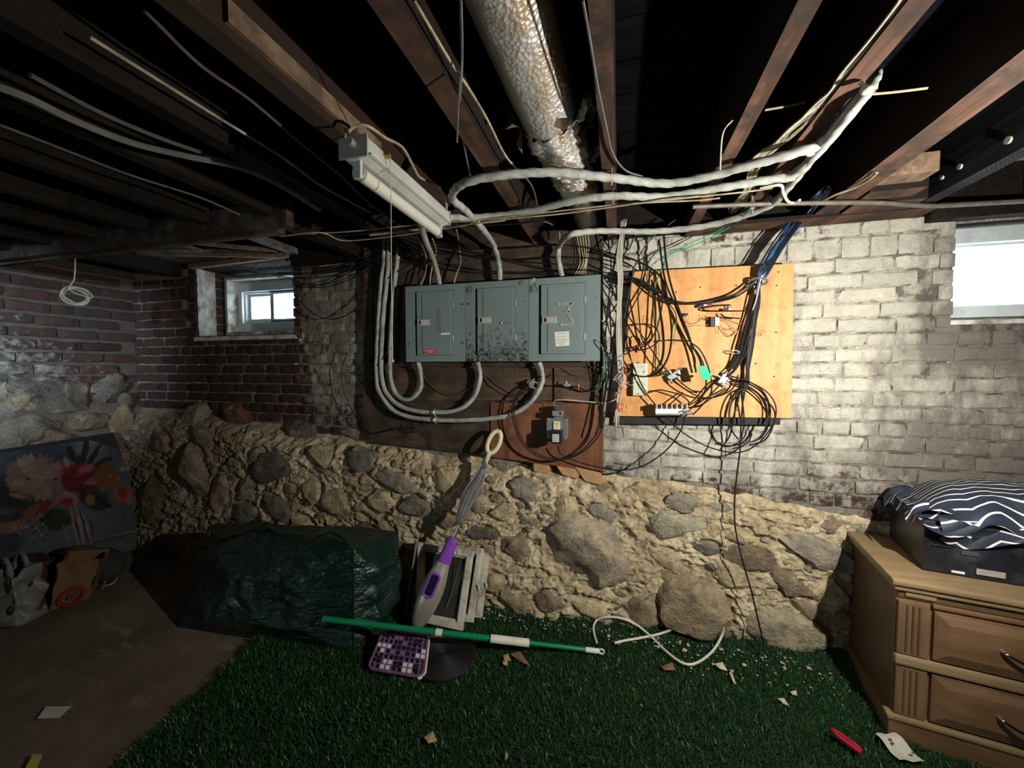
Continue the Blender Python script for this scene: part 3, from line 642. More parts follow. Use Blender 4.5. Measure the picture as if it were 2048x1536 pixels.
for r_, a, b in ((667, 1116, 1131), (673, 1113, 1134), (678, 1112, 1132), (681, 1112, 1135), (685, 1113, 1130), (688.5, 1119, 1130)): mb.prism([on_panel(a, r_, .0055), on_panel(b, r_-.8, .0055), on_panel(b, r_+.3, .0055), on_panel(a, r_+1, .0055)], (0, .0003, 0))
obj('printing', mb, M_PRINT, lb)
def write(parent, lines, px, py, s, rot=0, r=.0014, mat=None, dy=.0008):
    mb = MB(); a = radians(rot); strokes(mb, lines, P(px, py, y=yf-dy), s, (cos(a), sin(a)), (-sin(a), cos(a)), r); return obj('handwriting', mb, mat or M_INK, parent, fix=False)
write(p2, HASH+TWO, 933, 588, .036, 12); write(p3, HASH+THREE, 1060, 587, .040, 14); write(p2, NINES, 1037, 574, .030, 12, .0008)
write(p3, [[(0, 0), (.3, .1), (.3, .8), (.6, .8), (.9, .5), (.7, .2), (.3, .2)]], 1064, 563, .02, 5, .001, M_CHALK)
mb = MB(); mb.tube([on_panel(1190, 679), on_panel(1197, 684, .02), on_panel(1204, 694, .02), P(1208, 715, y=1.93), P(1205, 745, y=1.96), P(1198, 778, y=1.98), P(1170, 781, y=2.0), P(1138, 768, y=2.01)], .0022, 5)
M_GRN = simple('green_insulation', (.02, .30, .13), .5, var=.15)
tag(obj('ground_wire', mb, M_GRN, smooth=True), 'green ground wire screwed to the right side of panel #3', 'wire')

# ---- plywood communications board
t = NT('orange_plywood'); p = t.pos(); g = t.noise(t.scale(p, (16, 16, 1.5)), 1, 4, .6, .5); n = t.noise(p, 22, 4, .65)
c = t.mix(t.mr(g, .3, .7), (.50, .22, .068), (.70, .36, .135)); c = t.mix(t.mr(n, .5, .75, 0, .6), c, (.27, .105, .035))
t.bump(g, .15, .002); M_PLY = t.fin(c, .55, 0, .3)
ply = thing('plywood_board', 'orange plywood board screwed to the whitewashed brick, covered in cables', 'board', P(1410, 840, y=2.02))
pm = MB().prism([P(1266, 543, y=2.0), P(1588, 527, y=2.0), P(1583, 836, y=2.0), P(1235, 832, y=2.0)], (0, .016, 0)); obj('sheet', pm, M_PLY, ply, bevel=.001)
bt = MB().prism([P(1236, 832, y=2.018), P(1561, 836, y=2.018), P(1561, 850, y=2.018), P(1236, 848, y=2.018)], (0, .05, 0)); obj('batten', bt, simple('black_painted_wood', (.02, .018, .017), .8, var=.3, bump=.4), ply, bevel=.003)
obj('batten', MB().prism([P(1236, 545, y=2.018), P(1560, 534, y=2.018), P(1560, 560, y=2.018), P(1236, 565, y=2.018)], (0, .05, 0)), WD[0], ply)
for q in ((1557, 544), (1472, 571), (1400, 574), (1352, 584), (1553, 571), (1552, 665), (1548, 753), (1473, 820), (1511, 727)):
    c_ = P(q[0], q[1], y=1.9995); obj('nail_hole', MB().cyl(c_, c_+Vector((0, -.0006, 0)), .0034, 8), M_SLOT, ply)
def scrawl(lines, px, py, s, rot=0, r=.0007, mat=None):
    mb = MB(); a = radians(rot); strokes(mb, lines, P(px, py, y=1.9992), s, (cos(a), sin(a)), (-sin(a), cos(a)), r); return obj('handwriting', mb, mat or simple('pencil', (.16, .07, .03), .9, var=0), ply, fix=False)
GL = {'F': [[(0, 0), (0, 1), (.6, 1)], [(0, .55), (.45, .55)]], 'E': [[(.6, 0), (0, 0), (0, 1), (.6, 1)], [(0, .5), (.45, .5)]], 'D': [[(0, 0), (0, 1), (.4, .9), (.6, .5), (.4, .1), (0, 0)]],
      'R': [[(0, 0), (0, 1), (.5, .9), (.5, .6), (0, .5), (.55, 0)]], 'O': [[(.3, 0), (0, .4), (.25, 1), (.6, .6), (.3, 0)]], 'M': [[(0, 0), (.1, 1), (.35, .4), (.6, 1), (.7, 0)]], 'L': [[(0, 1), (0, 0), (.5, 0)]], '1': [[(.3, 0), (.3, 1)]],
      'I': [[(.3, 0), (.3, 1)]], 'N': [[(0, 0), (0, 1), (.5, 0), (.5, 1)], ], '2': [[(0, .8), (.3, 1), (.5, .7), (0, 0), (.6, 0)]], '3': [[(0, 1), (.5, 1), (.2, .6), (.5, .3), (0, 0)]], 'T': [[(.3, 0), (.3, 1)], [(0, 1), (.6, 1)]], 'A': [[(0, 0), (.3, 1), (.6, 0)]], 'P': [[(0, 0), (0, 1), (.5, .8), (0, .5)]]}
def text(s, px, py, h, rot, r=.0007):
    L = []
    for i, ch in enumerate(s):
        for l in GL.get(ch, []): L.append([(a*.8+i*.95, b) for a, b in l])
    scrawl(L, px, py, h, rot, r)
text('FEED', 1512, 669, .012, 12); text('FROM', 1505, 675, .011, 10)
text('1 LN', 1398, 634, .009, -5); text('2 ND', 1396, 640, .009, -5, .001); text('1ST', 1464, 631, .009, -4)
text('OUT', 1286, 634, .008, 5, .0006); text('3 R', 1286, 641, .008, 5, .0006)
scrawl([[(cos(a)*.5, sin(a)*.62) for a in [2*pi*k/18 for k in range(19)]]], 1291, 640, .028, 0, .0006)
scrawl([[(0, 0), (.3, .1), (.5, -.5), (.3, -1.6), (-.3, -1.7), (-.4, -1), (-.35, -.1)]], 1434, 655, .016, 0, .0008)
# ---- small boxes on the plywood
def obox(name, c, half, ang, mat, parent=None, bevel=.003, smooth=False):
    M = Matrix.Translation(c) @ Matrix.Rotation(radians(-ang), 4, 'Y')
    return obj(name, MB().box([-h for h in half], half, M), mat, parent, bevel=bevel)
M_BEIGE = simple('beige_plastic', (.56, .56, .42), .5, var=.06, dirt=(.42, .40, .30)); M_SILV = simple('cast_silver', (.40, .41, .41), .4, .7, .1, 40)
pb = thing('phone_terminal_box', 'beige phone terminal box at the lower left of the plywood', 'terminal box', P(1279, 795, y=2.0))
obox('housing', P(1280, 759, y=1.985), (.034, .016, .079), 0, M_BEIGE, pb, .004)
obj('side_bracket', MB().box(P(1262, 790, y=1.975), P(1266, 728, y=1.999)), M_BLK, pb, bevel=.001)
mb = MB()
for i, (yy, a, b) in enumerate([(731, 1273, 1290), (734, 1274, 1288), (738, 1285, 1291), (742, 1272, 1280), (746, 1284, 1291), (765, 1274, 1288), (769, 1274, 1290), (773, 1274, 1286), (777, 1274, 1289)]): mb.box(P(a, yy+.9, y=1.9683), P(b, yy, y=1.9687))
obj('printing', mb, M_PRINT, pb)
for q in ((1277, 725), (1287, 725), (1288, 743), (1276, 788)): c_ = P(q[0], q[1], y=1.969); obj('screw', MB().cyl(c_, c_+Vector((0, -.002, 0)), .003, 8), M_BLK, pb, smooth=True)
am = thing('cable_amplifier', 'silver cable amplifier with cooling fins lying low on the plywood', 'amplifier', P(1340, 832, y=2.0))
obox('housing', P(1342, 822, y=1.965), (.072, .026, .018), 2, M_SILV, am, .004)
for i in range(7): obox('fin', P(1312+i*10, 812, y=1.95), (.003, .03, .010), 2, M_ZINC, am, .001)
obox('faceplate', P(1337, 822, y=1.937), (.058, .002, .012), 2, simple('bright_label', (.72, .72, .74), .35, var=.05), am, .001)
for i in range(4): a = P(1358+i*6, 824+(i % 2)*5, y=1.935); obj('connector', MB().cyl(a, a+Vector((.022, -.006, .008)), .0045, 8), M_ZINC, am, smooth=True)
obj('mounting_ear', MB().box(P(1365, 832, y=1.99), P(1376, 826, y=1.998)), M_SILV, am)
def splitter(name, px, py, ang, L, lab, n, side=-1):
    L *= 1.1
    c = P(px, py, y=1.982); root = thing(name, lab, 'splitter', c+Vector((0, .018, 0)))
    obox('housing', c, (L, .012, L*.55), ang, M_SILV, root, .003)
    M = Matrix.Translation(c) @ Matrix.Rotation(radians(-ang), 4, 'Y')
    for i in range(n):
        f = (i-(n-1)/2)*L*1.6/max(1, n-1) if n > 1 else 0
        obj('connector', MB().cyl(M @ Vector((f, -.004, side*L*.5)), M @ Vector((f, -.004, side*(L*.55+.016))), .0045, 8), M_ZINC, root, smooth=True)
    obj('connector', MB().cyl(M @ Vector((0, -.004, -side*L*.5)), M @ Vector((0, -.004, -side*(L*.55+.018))), .0045, 8), M_ZINC, root, smooth=True)
    for s in (-1, 1): obj('mounting_ear', MB().box(M @ Vector((s*L, .004, -.006)), M @ Vector((s*(L+.008), .010, .006))), M_SILV, root)
    return root
splitter('cable_splitter', 1345, 752, 32, .022, 'two-way silver splitter with ground block, left of green tag', 2)
splitter('cable_splitter', 1446, 758, 58, .024, 'silver splitter right of the green tag, feeding four coax cables', 4)
splitter('cable_splitter', 1064, 768, 70, .018, 'small silver coax splitter on dark planks below panel #3', 2)
gb = thing('grounding_block', 'brass and steel grounding clamp beside the left splitter', 'clamp', P(1358, 748, y=2.0))
obox('block', P(1357, 745, y=1.975), (.006, .008, .012), 10, M_ZINC, gb, .002); obj('screw', MB().cyl(P(1350, 739, y=1.97), P(1364, 738, y=1.965), .003, 8), M_ZINC, gb, smooth=True); obj('screw', MB().cyl(P(1352, 748, y=1.97), P(1362, 751, y=1.96), .004, 8), M_SLOT, gb, smooth=True)
gt = thing('green_tag', 'bright green plastic tag hanging among black coax', 'tag', P(1410, 760, y=1.90))
M_TAG = simple('green_plastic', (.0, .62, .22), .5, var=.03); yt = 1.895
pts = [(1397, 732), (1414, 731.5), (1422, 756), (1421, 759), (1406, 760), (1403, 757)]
obj('card', MB().prism([P(a, b, y=yt) for a, b in pts], (0, .004, 0)), M_TAG, gt, bevel=.001); obj('clip', MB().box(P(1420, 751, y=yt), P(1424, 746, y=yt+.008)), M_TAG, gt)
gr = thing('terminal_block', 'black and white telephone terminal block in the middle of the plywood', 'terminal block', P(1426, 655, y=2.0))
obox('body', P(1425, 644, y=1.985), (.011, .014, .022), 0, M_BLK, gr, .001); obox('face', P(1434, 643, y=1.972), (.009, .004, .019), 0, simple('white_plastic', (.7, .7, .66), .5, var=.05), gr, .001)
for i in range(6): obj('screw', MB().ball(P(1431+3*(i % 2), 634+3.4*i, y=1.966), .002, 6, 4), M_ZINC, gr)
for i, (px, py, a, L, lab) in enumerate([(1370, 630, 15, .011, 'small black cable joint at the left end of the pencilled wiring'), (1401, 612, 12, .013, 'taped black splice in the row of splices above terminal block'), (1450, 620, 0, .013, 'black crimped splice right of the terminal block')]):
    r_ = thing('wire_splice', lab, 'splice', P(px, py, y=1.998)); obox('sleeve', P(px, py, y=1.985), (L, .006, .006), a, M_BLK, r_, .002)
    c_ = P(px+7, py-2, y=1.984); obj('tip', MB().cyl(c_, c_+Vector((.01, 0, .002)), .003, 6), M_ZINC, r_, smooth=True)
# ---- outlet box, doorbell transformer, plug-in adapter
ob = thing('outlet_box', 'grey steel outlet box with ivory receptacle on the reddish plywood', 'outlet', P(1117, 875, y=2.02))
M_STEEL = simple('dull_steel', (.20, .225, .215), .45, .4, .1, 50); M_IVORY = simple('ivory_plastic', (.68, .60, .33), .4, var=.04)
c_ = P(1116, 855, y=1.985); obox('box', c_, (.050, .034, .050), 0, M_STEEL, ob, .003); cp = obox('cover_plate', c_+Vector((0, -.036, 0)), (.053, .003, .053), 0, M_STEEL, ob, .002)
for s in (-1, 1):
    for u_ in (-1, 1): q = c_+Vector((s*.044, -.040, u_*.044)); obj('screw', MB().ball(q, .004, 8, 4), M_ZINC, cp, smooth=True)
rc = obox('receptacle', c_+Vector((0, -.041, .014)), (.017, .005, .024), 0, M_IVORY, ob, .002)
for s in (-1, 1): obox('slot', c_+Vector((s*.006, -.0464, .026)), (.0012, .0005, .004), 0, M_SLOT, rc, 0)
obox('slot', c_+Vector((0, -.0464, .014)), (.002, .0005, .002), 0, M_SLOT, rc, 0)
ad = thing('plug_adapter', 'black plug-in power adapter with silver label, in the outlet', 'adapter', P(1116, 885, y=1.95))
a_ = P(1114, 872, y=1.915); obox('body', a_+Vector((0, .01, -.004)), (.026, .024, .034), 0, M_BLK, ad, .005); lb = obox('label', a_+Vector((-.004, -.0148, -.008)), (.017, .0006, .020), 0, simple('silver_label', (.55, .58, .58), .4, .2, .06), ad, 0)
mb = MB()
for i in range(5): mb.box(a_+Vector((-.018, -.0162, -.022+.007*i)), a_+Vector((.008-.003*(i % 2), -.0155, -.0205+.007*i)))
obj('printing', mb, M_PRINT, lb)
tf = thing('doorbell_transformer', 'small steel doorbell transformer clamped on top of the outlet box', 'transformer', P(1117, 832, y=2.0))
obox('bracket', P(1116, 835, y=1.975), (.018, .02, .008), 0, M_STEEL, tf, .001); obox('housing', P(1116, 826, y=1.965), (.026, .024, .013), 0, M_ZINC, tf, .002)
obox('winding', P(1119, 815, y=1.965), (.024, .018, .009), 0, simple('laminated_core', (.12, .13, .13), .4, .5), tf, .001); q = P(1121, 827, y=1.94); obox('stamp', q, (.006, .0008, .006), 0, M_BLK, tf, 0)
for i in range(5): q = P(1108+i*4.5, 812, y=1.955); obj('terminal', MB().ball(q, .0032, 6, 4), M_ZINC, tf, smooth=True)
# ================================================================ CABLES
M_CBLK = simple('black_jacket', (.008, .008, .0095), .5, var=.2, spec=.28); M_CWHT = simple('white_jacket', (.48, .46, .39), .55, var=.12, sc=40)
M_CTAN = simple('old_cream_jacket', (.34, .29, .18), .6, var=.25, sc=30, dirt=(.12, .09, .06)); M_CBRN = simple('brown_cord', (.09, .06, .045), .6, var=.2)
M_CBLU = simple('blue_jacket', (.02, .10, .30), .45, var=.15); M_CGRY = simple('grey_cord', (.13, .13, .13), .55, var=.2)
t = NT('braided_service_cable'); p = t.pos(); n = t.noise(p, 30, 4, .6); c = t.mix(t.mr(n, .3, .7), (.27, .285, .26), (.44, .455, .41)); c = t.mix(t.mr(t.noise(p, 12, 5, .7), .52, .68, 0, .75), c, (.17, .15, .13))
t.bump(n, .4, .003); M_SEU = t.fin(c, .75, 0, .25)
def W3(pts, y=1.985):
    out = []
    for q in pts:
        if len(q) == 2: out.append(P(q[0], q[1], y=y))
        elif q[0] == 'z': out.append(P(q[1], q[2], z=q[3]))
        else: out.append(P(q[0], q[1], y=q[2]))
    return out
def wire(name, label, pts, r=.003, mat=None, cat='cable', group=None, y=1.985, n=6, tw=None, sm_=6):
    mb = MB(); mb.tube(W3(pts, y), r, n if not tw else 10, sm_, tw); o = obj(name, mb, mat or M_CBLK, smooth=True if not tw else 2)
    return tag(o, label, cat, group)
def jit(pts, d, s):
    rr = random.Random(s); ox, oy = rr.uniform(-d, d), rr.uniform(-d, d); out = []
    for q in pts:
        a, b = rr.uniform(-d, d)*.5+ox, rr.uniform(-d, d)*.4+oy
        out.append(('z', q[1]+a, q[2]+b, q[3]) if q[0] == 'z' else (q[0]+a, q[1]+b, *q[2:]))
    return out
def z6(l): return [(1180+a/3.339, 480+b/3.339, *r) for a, b, *r in l]
ZC_ = 1.945
def zz(l, z=ZC_): return [('z', a, b, z) for a, b in l]
# ---- heavy service cables across the joists
def seu(label, pts, r=.0135, tw=38): return wire('service_cable', label, pts, r, M_SEU, tw=tw, sm_=14)
seu('uppermost thick grey service cable across the joists, looping back and down to panel #2', [(1000, 560, 1.97), (998, 528, 1.965), (988, 492, 1.96), ('z', 965, 458, 1.935), ('z', 930, 420, 1.95), ('z', 908, 402, 1.945), ('z', 905, 388, 1.935), ('z', 925, 368, 1.93), ('z', 985, 353, 1.935)]+zz([(1100, 345), (1225, 356), (1330, 367), (1420, 352), (1500, 330), (1590, 306)])+[('z', 1645, 285, 1.96), ('z', 1695, 225, 1.98), ('z', 1732, 178, 2.0), ('z', 1745, 165, 2.05)])
seu('thick grey service cable, second across the joists, ending in the leftmost panel', [(880, 570, 1.97), (870, 528, 1.96), ('z', 850, 478, 1.93), ('z', 845, 446, 1.92), ('z', 880, 436, 1.925)]+zz([(960, 434), (1050, 424), (1150, 401), (1230, 392), (1330, 393), (1450, 374), (1540, 359), (1585, 350)])+[('z', 1640, 300, 1.965), ('z', 1690, 240, 1.99), ('z', 1730, 190, 2.02), ('z', 1742, 178, 2.07)])
seu('thick grey service cable curving from above into the top of panel #3', [(1124, 552, 1.97), (1117, 520, 1.965), (1119, 492, 1.96), ('z', 1140, 470, 1.92)]+zz([(1200, 462), (1300, 463), (1390, 455), (1460, 440), (1540, 410), (1580, 370), (1625, 315), (1665, 268), (1708, 215)], 1.955)+[('z', 1738, 176, 1.98), ('z', 1752, 150, 2.05)], tw=30)
def seu2(label, pts): return wire('service_cable', label, pts, .0125, M_SEU, tw=16, sm_=10)
seu2('grey riser cable nearest the panels, looping up into the leftmost panel', [(799, 470, 1.985), (795, 520), (790, 560), (783, 640), (780, 740), (788, 780), (805, 798), (825, 796), (841, 775), (841, 745), (836, 724, 1.975)])
seu2('grey riser cable in the middle of three, looping under into panel #2', [(779, 470, 1.985), (777, 520), (774, 560), (766, 640), (763, 750), (780, 795), (815, 818), (868, 825), (920, 818), (950, 790), (960, 755), (956, 724, 1.975)])
seu2('outermost grey riser cable, sweeping lowest under into panel #3', [(769, 470, 1.98), (768, 520), (763, 560), (757, 640), (753, 750), (765, 795), (800, 828), (870, 840), (960, 839), (1025, 828), (1065, 800), (1084, 765), (1083, 740), (1078, 724, 1.975)])
for i, (a, b) in enumerate(((870, 825), (872, 840))):
    c_ = P(a, b, y=1.975); mb = MB().tube([c_+Vector((0, .018*sin(t_), .018*cos(t_))) for t_ in [2*pi*k/10 for k in range(11)]], .0035, 6, 0); obj_ = obj('cable_clamp', mb, M_ZINC, smooth=True)
    tag(obj_, ('steel clamp on the middle looping cable' if i == 0 else 'steel clamp on the lowest looping cable')+' below the panels', 'clamp')
for i, (a, b, lab) in enumerate(((1223, 356, 'rusty strap holding upper service cable to the centre joist'), (1226, 395, 'rusty strap holding second service cable to the centre joist'))):
    c_ = P(a, b, z=1.95); obj_ = obj('cable_strap', MB().tube([c_+Vector((0, .022*sin(t_), .020*cos(t_))) for t_ in [2*pi*k/10 for k in range(11)]]+[c_+Vector((0, 0, .03))], .003, 6, 0), M_ZINC, smooth=True); tag(obj_, lab, 'clamp')
for i, (a, b, lab) in enumerate(((1620, 306, 'white plastic cable staple on upper service cable'), (1583, 356, 'white plastic cable staple where the second service cable turns'), (1733, 180, 'white plastic cable staple high on the right joist'))):
    r_ = thing('cable_staple', lab, 'clamp', P(a, b, z=1.95)); c_ = P(a, b, z=1.95)
    obj('body', MB().ball(c_, (.014, .010, .010)), M_CWHT, r_, smooth=True); obj('arm', MB().cyl(c_, c_+Vector((-.006, .01, .025)), .005), M_CWHT, r_, smooth=True)
wire('conduit', 'thin galvanized conduit running along the wall top at right', [('z', 1385, 414, 1.95), ('z', 1500, 409, 1.95), ('z', 1650, 406, 1.95), ('z', 1760, 406, 1.95), ('z', 1860, 412, 1.945), ('z', 1950, 408, 1.945), ('z', 2090, 400, 1.945)], .0085, simple('conduit_metal', (.13, .12, .095), .6, .3, .25, 30), n=8)
gc = thing('ground_clamp', 'bronze ground clamp on the conduit with a green wire', 'clamp', P(1503, 412, z=1.95)); c_ = P(1503, 412, z=1.95)
obj('jaw', MB().box(c_-Vector((.008, .014, .016)), c_+Vector((.008, .006, .016))), simple('bronze', (.30, .22, .12), .4, .7), gc, bevel=.003); obj('bolt', MB().cyl(c_+Vector((0, -.008, .035)), c_+Vector((0, -.008, -.035)), .004, 8), M_ZINC, gc, smooth=True)
wire('ground_wire', 'green ground wire arching from the conduit clamp to the plywood', [('z', 1500, 418, 1.93), (1480, 430, 1.95), (1440, 460, 1.97), (1400, 478), (1365, 494), (1330, 512), (1305, 530), (1294, 552), (1300, 572), (1335, 605), (1352, 630), (1350, 660), (1347, 690)], .0022, M_GRN, 'wire')
wire('ground_wire', 'second green wire dropping over the plywood past the splices', [('z', 1498, 422, 1.93), (1470, 448, 1.95), (1420, 475, 1.97), (1375, 496), (1340, 510), (1322, 540), (1312, 570), (1312, 620), (1316, 660), (1318, 700), (1316, 730), (1322, 742), (1340, 748)], .0022, M_GRN, 'wire')
# ---- long light wires running along the wall line below the joists
wire('romex_cable', 'cream cable strung from the left header past the light fixture', zz([(600, 468), (700, 463), (830, 450), (960, 440), (1100, 424), (1250, 408), (1390, 401), (1440, 396)], 1.93), .0028, M_CTAN)
wire('romex_cable', 'lower cream cable with a kink, strung below the light fixture', zz([(560, 473), (640, 465), (685, 481), (760, 476), (860, 462), (1000, 440), (1130, 427), (1300, 404), (1480, 385), (1545, 376)], 1.92), .0028, M_CTAN)
wire('romex_cable', 'flat cream cable stapled between the joists and the far wall', zz([(740, 470), (900, 452), (1010, 440)], 1.97), .006, M_CTAN)
wire('bell_wire', 'dark wire sagging across the wall top left of the panels', zz([(450, 470), (560, 473), (700, 470), (850, 455), (1000, 450), (1100, 440)], 1.965), .003, M_CBLK, 'wire')
wire('romex_cable', 'tan cable running between joists at upper left, left of the fixture', zz([(180, 75), (300, 150), (420, 225), (560, 312), (640, 370), (690, 398), (740, 425)], 2.0), .004, M_CTAN)
wire('romex_cable', 'brown cable beside the tan one, nearer the light fixture', zz([(290, 22), (400, 130), (500, 200), (600, 285), (680, 350), (720, 390), (770, 430)], 2.0), .004, M_CBRN)
wire('romex_cable', 'pale flat cable stretching from the far left under the joists', zz([(0, 175), (60, 198), (150, 242), (260, 285), (370, 312), (480, 335), (560, 370), (640, 420)], 1.96), .009, simple('dusty_jacket', (.15, .145, .135), .8, var=.2))
wire('romex_cable', 'second dusty cable below the pale flat one at left', zz([(60, 150), (200, 225), (330, 280), (450, 320), (560, 350), (620, 400)], 1.99), .006, simple('dusty_dark', (.09, .085, .08), .8, var=.2))
wire('romex_cable', 'dusty grey wire hanging along the sooty joists at left', zz([(0, 250), (130, 300), (260, 350), (400, 395), (480, 430)], 1.975), .004, simple('dusty_dark', (.09, .085, .08), .8))
wire('romex_cable', 'yellowish cable running up beside the foil duct', zz([(828, 0), (860, 55), (905, 130), (938, 178), (975, 240), (1010, 310), (1040, 345)], 1.99), .0035, M_CTAN)
wire('bell_wire', 'thin dark wire hanging straight down left of the duct', [('z', 922, -10, 2.0), ('z', 925, 100, 1.99), ('z', 918, 190, 1.95), ('z', 914, 285, 1.90)], .002, M_CGRY, 'wire')
wire('bell_wire', 'grey wire trailing from the ceiling towards the cable loop', zz([(922, 0), (924, 120), (920, 230), (930, 300), (940, 350)], 1.985), .003, M_CGRY, 'wire')
wire('romex_cable', 'grey cable following the centre joist down to the service cables', zz([(1166, 0), (1180, 80), (1195, 170), (1212, 250), (1225, 305), (1250, 340), (1285, 353)], 1.97), .0028, M_CGRY)
wire('romex_cable', 'cable stub dropping from the duct to the panel line', [('z', 1045, 347, 1.96), ('z', 1065, 375, 1.96), ('z', 1075, 410, 1.95)], .003, M_CBRN)
wire('bell_wire', 'thin white wire hanging from the second right joist to the service cable', [('z', 1465, 240, 1.98), ('z', 1445, 270, 1.96), ('z', 1440, 345, 1.95)], .0022, M_CWHT, 'wire')
wire('romex_cable', 'white cable stub bent down beneath the service cables', zz([(1520, 377), (1560, 370), (1566, 385), (1575, 402), (1588, 406), (1600, 400)], 1.94), .005, M_CWHT)
wire('romex_cable', 'cream cable rising to the wooden blocks at right', zz([(1640, 405), (1670, 390), (1710, 375), (1740, 358), (1754, 346)], 1.965), .004, M_CTAN)
wire('romex_cable', 'white cable crossing between the right joists', zz([(1735, 189), (1790, 184), (1855, 176)], 2.02), .003, M_CTAN)
wire('romex_cable', 'grey wire crossing between the second and third joists right of the duct', zz([(1530, 220), (1570, 213), (1610, 205)], 2.03), .003, M_CTAN)
wire('romex_cable', 'stout pale cable end poking in at the upper right', zz([(1980, 160), (2020, 155), (2070, 150)], 2.0), .008, M_CWHT)
BUN = zz([(1830, -40), (1790, 30), (1745, 95), (1690, 155), (1645, 205), (1590, 255), (1545, 295), (1520, 315)], 1.99)+[('z', 1508, 340, 2.0), ('z', 1495, 380, 2.0), ('z', 1470, 415, 2.0)]
for i in range(14):
    wire('romex_cable', 'strand of the cream cable bundle hugging the joist at right', jit(BUN, 17 if i > 8 else 10, 50+i), .0034, [M_CTAN, M_CWHT, M_CGRY][i % 3] if i % 4 else M_CTAN, group='cream cable bundle along the right joist')
# ---- blue / black low-voltage bundle coming down to the plywood
TOP = [('z', 1700, 350, 2.13), ('z', 1668, 374, 2.07), ('z', 1640, 396, 1.985), (1612, 425, 2.0), (1580, 462, 1.97), (1548, 510, 1.96), (1528, 545, 1.955), (1517, 563, 1.955)]
for i in range(8): wire('network_cable', 'blue network cable in the bundle above the plywood', jit(TOP, 9, 80+i)[:-1]+[(1517+i % 4, 563, 1.955), (1512+i % 5, 590, 1.96)], .0028, M_CBLU, group='blue network cables above the plywood')
for i in range(3): wire('network_cable', 'white network cable among the blue ones above the plywood', jit(TOP, 8, 95+i)[:-1]+[(1520, 563, 1.952), (1512, 600, 1.96), (1505, 620, 1.96)], .003, M_CWHT, group='white network cables above the plywood')
DOWN = [[(1514, 600), (1503, 650), (1490, 700), (1470, 738), (1453, 752)], [(1512, 600), (1500, 660), (1494, 720), (1492, 770), (1480, 790)], [(1516, 600), (1508, 660), (1497, 740), (1487, 800)], [(1510, 590), (1495, 640), (1480, 690), (1468, 730), (1452, 750)], [(1518, 600), (1510, 640), (1505, 690), (1495, 740), (1488, 780)], [(1509, 600), (1492, 650), (1478, 700), (1462, 735)]]
for i in range(15):
    wire('coax_cable', 'black coax cable in the thick bundle down the right of the plywood', jit(TOP, 9, 110+i)[:-1]+[(1515+i % 5, 563, 1.96)]+jit([(a, b, 1.97) for a, b in DOWN[i % 6]], 3.5, 140+i), .0036, M_CBLK, group='black coax bundle on the plywood')
def hoop(a, b, r, lab, mat, wd=.0035):
    c_ = P(a, b, y=1.965); mb = MB().tube([c_+Vector((r*cos(t_), -.35*r*sin(t_), -.10*r*cos(t_)+.35*r*sin(t_))) for t_ in [2*pi*k/12 for k in range(13)]], wd, 6, 0); tag(obj('cable_tie', mb, mat, smooth=True), lab, 'cable tie')
hoop(1517, 563, .035, 'grey ring clamp round the cable bundle at the top of the plywood', M_CGRY, .005); hoop(1469, 704, .02, 'white cable tie round the bundle, middle of the plywood', M_CWHT, .0022); hoop(1475, 880, .014, 'white cable tie on the coiled coax below the plywood', M_CWHT, .0022)
G = 'black cables tangled over the plywood'
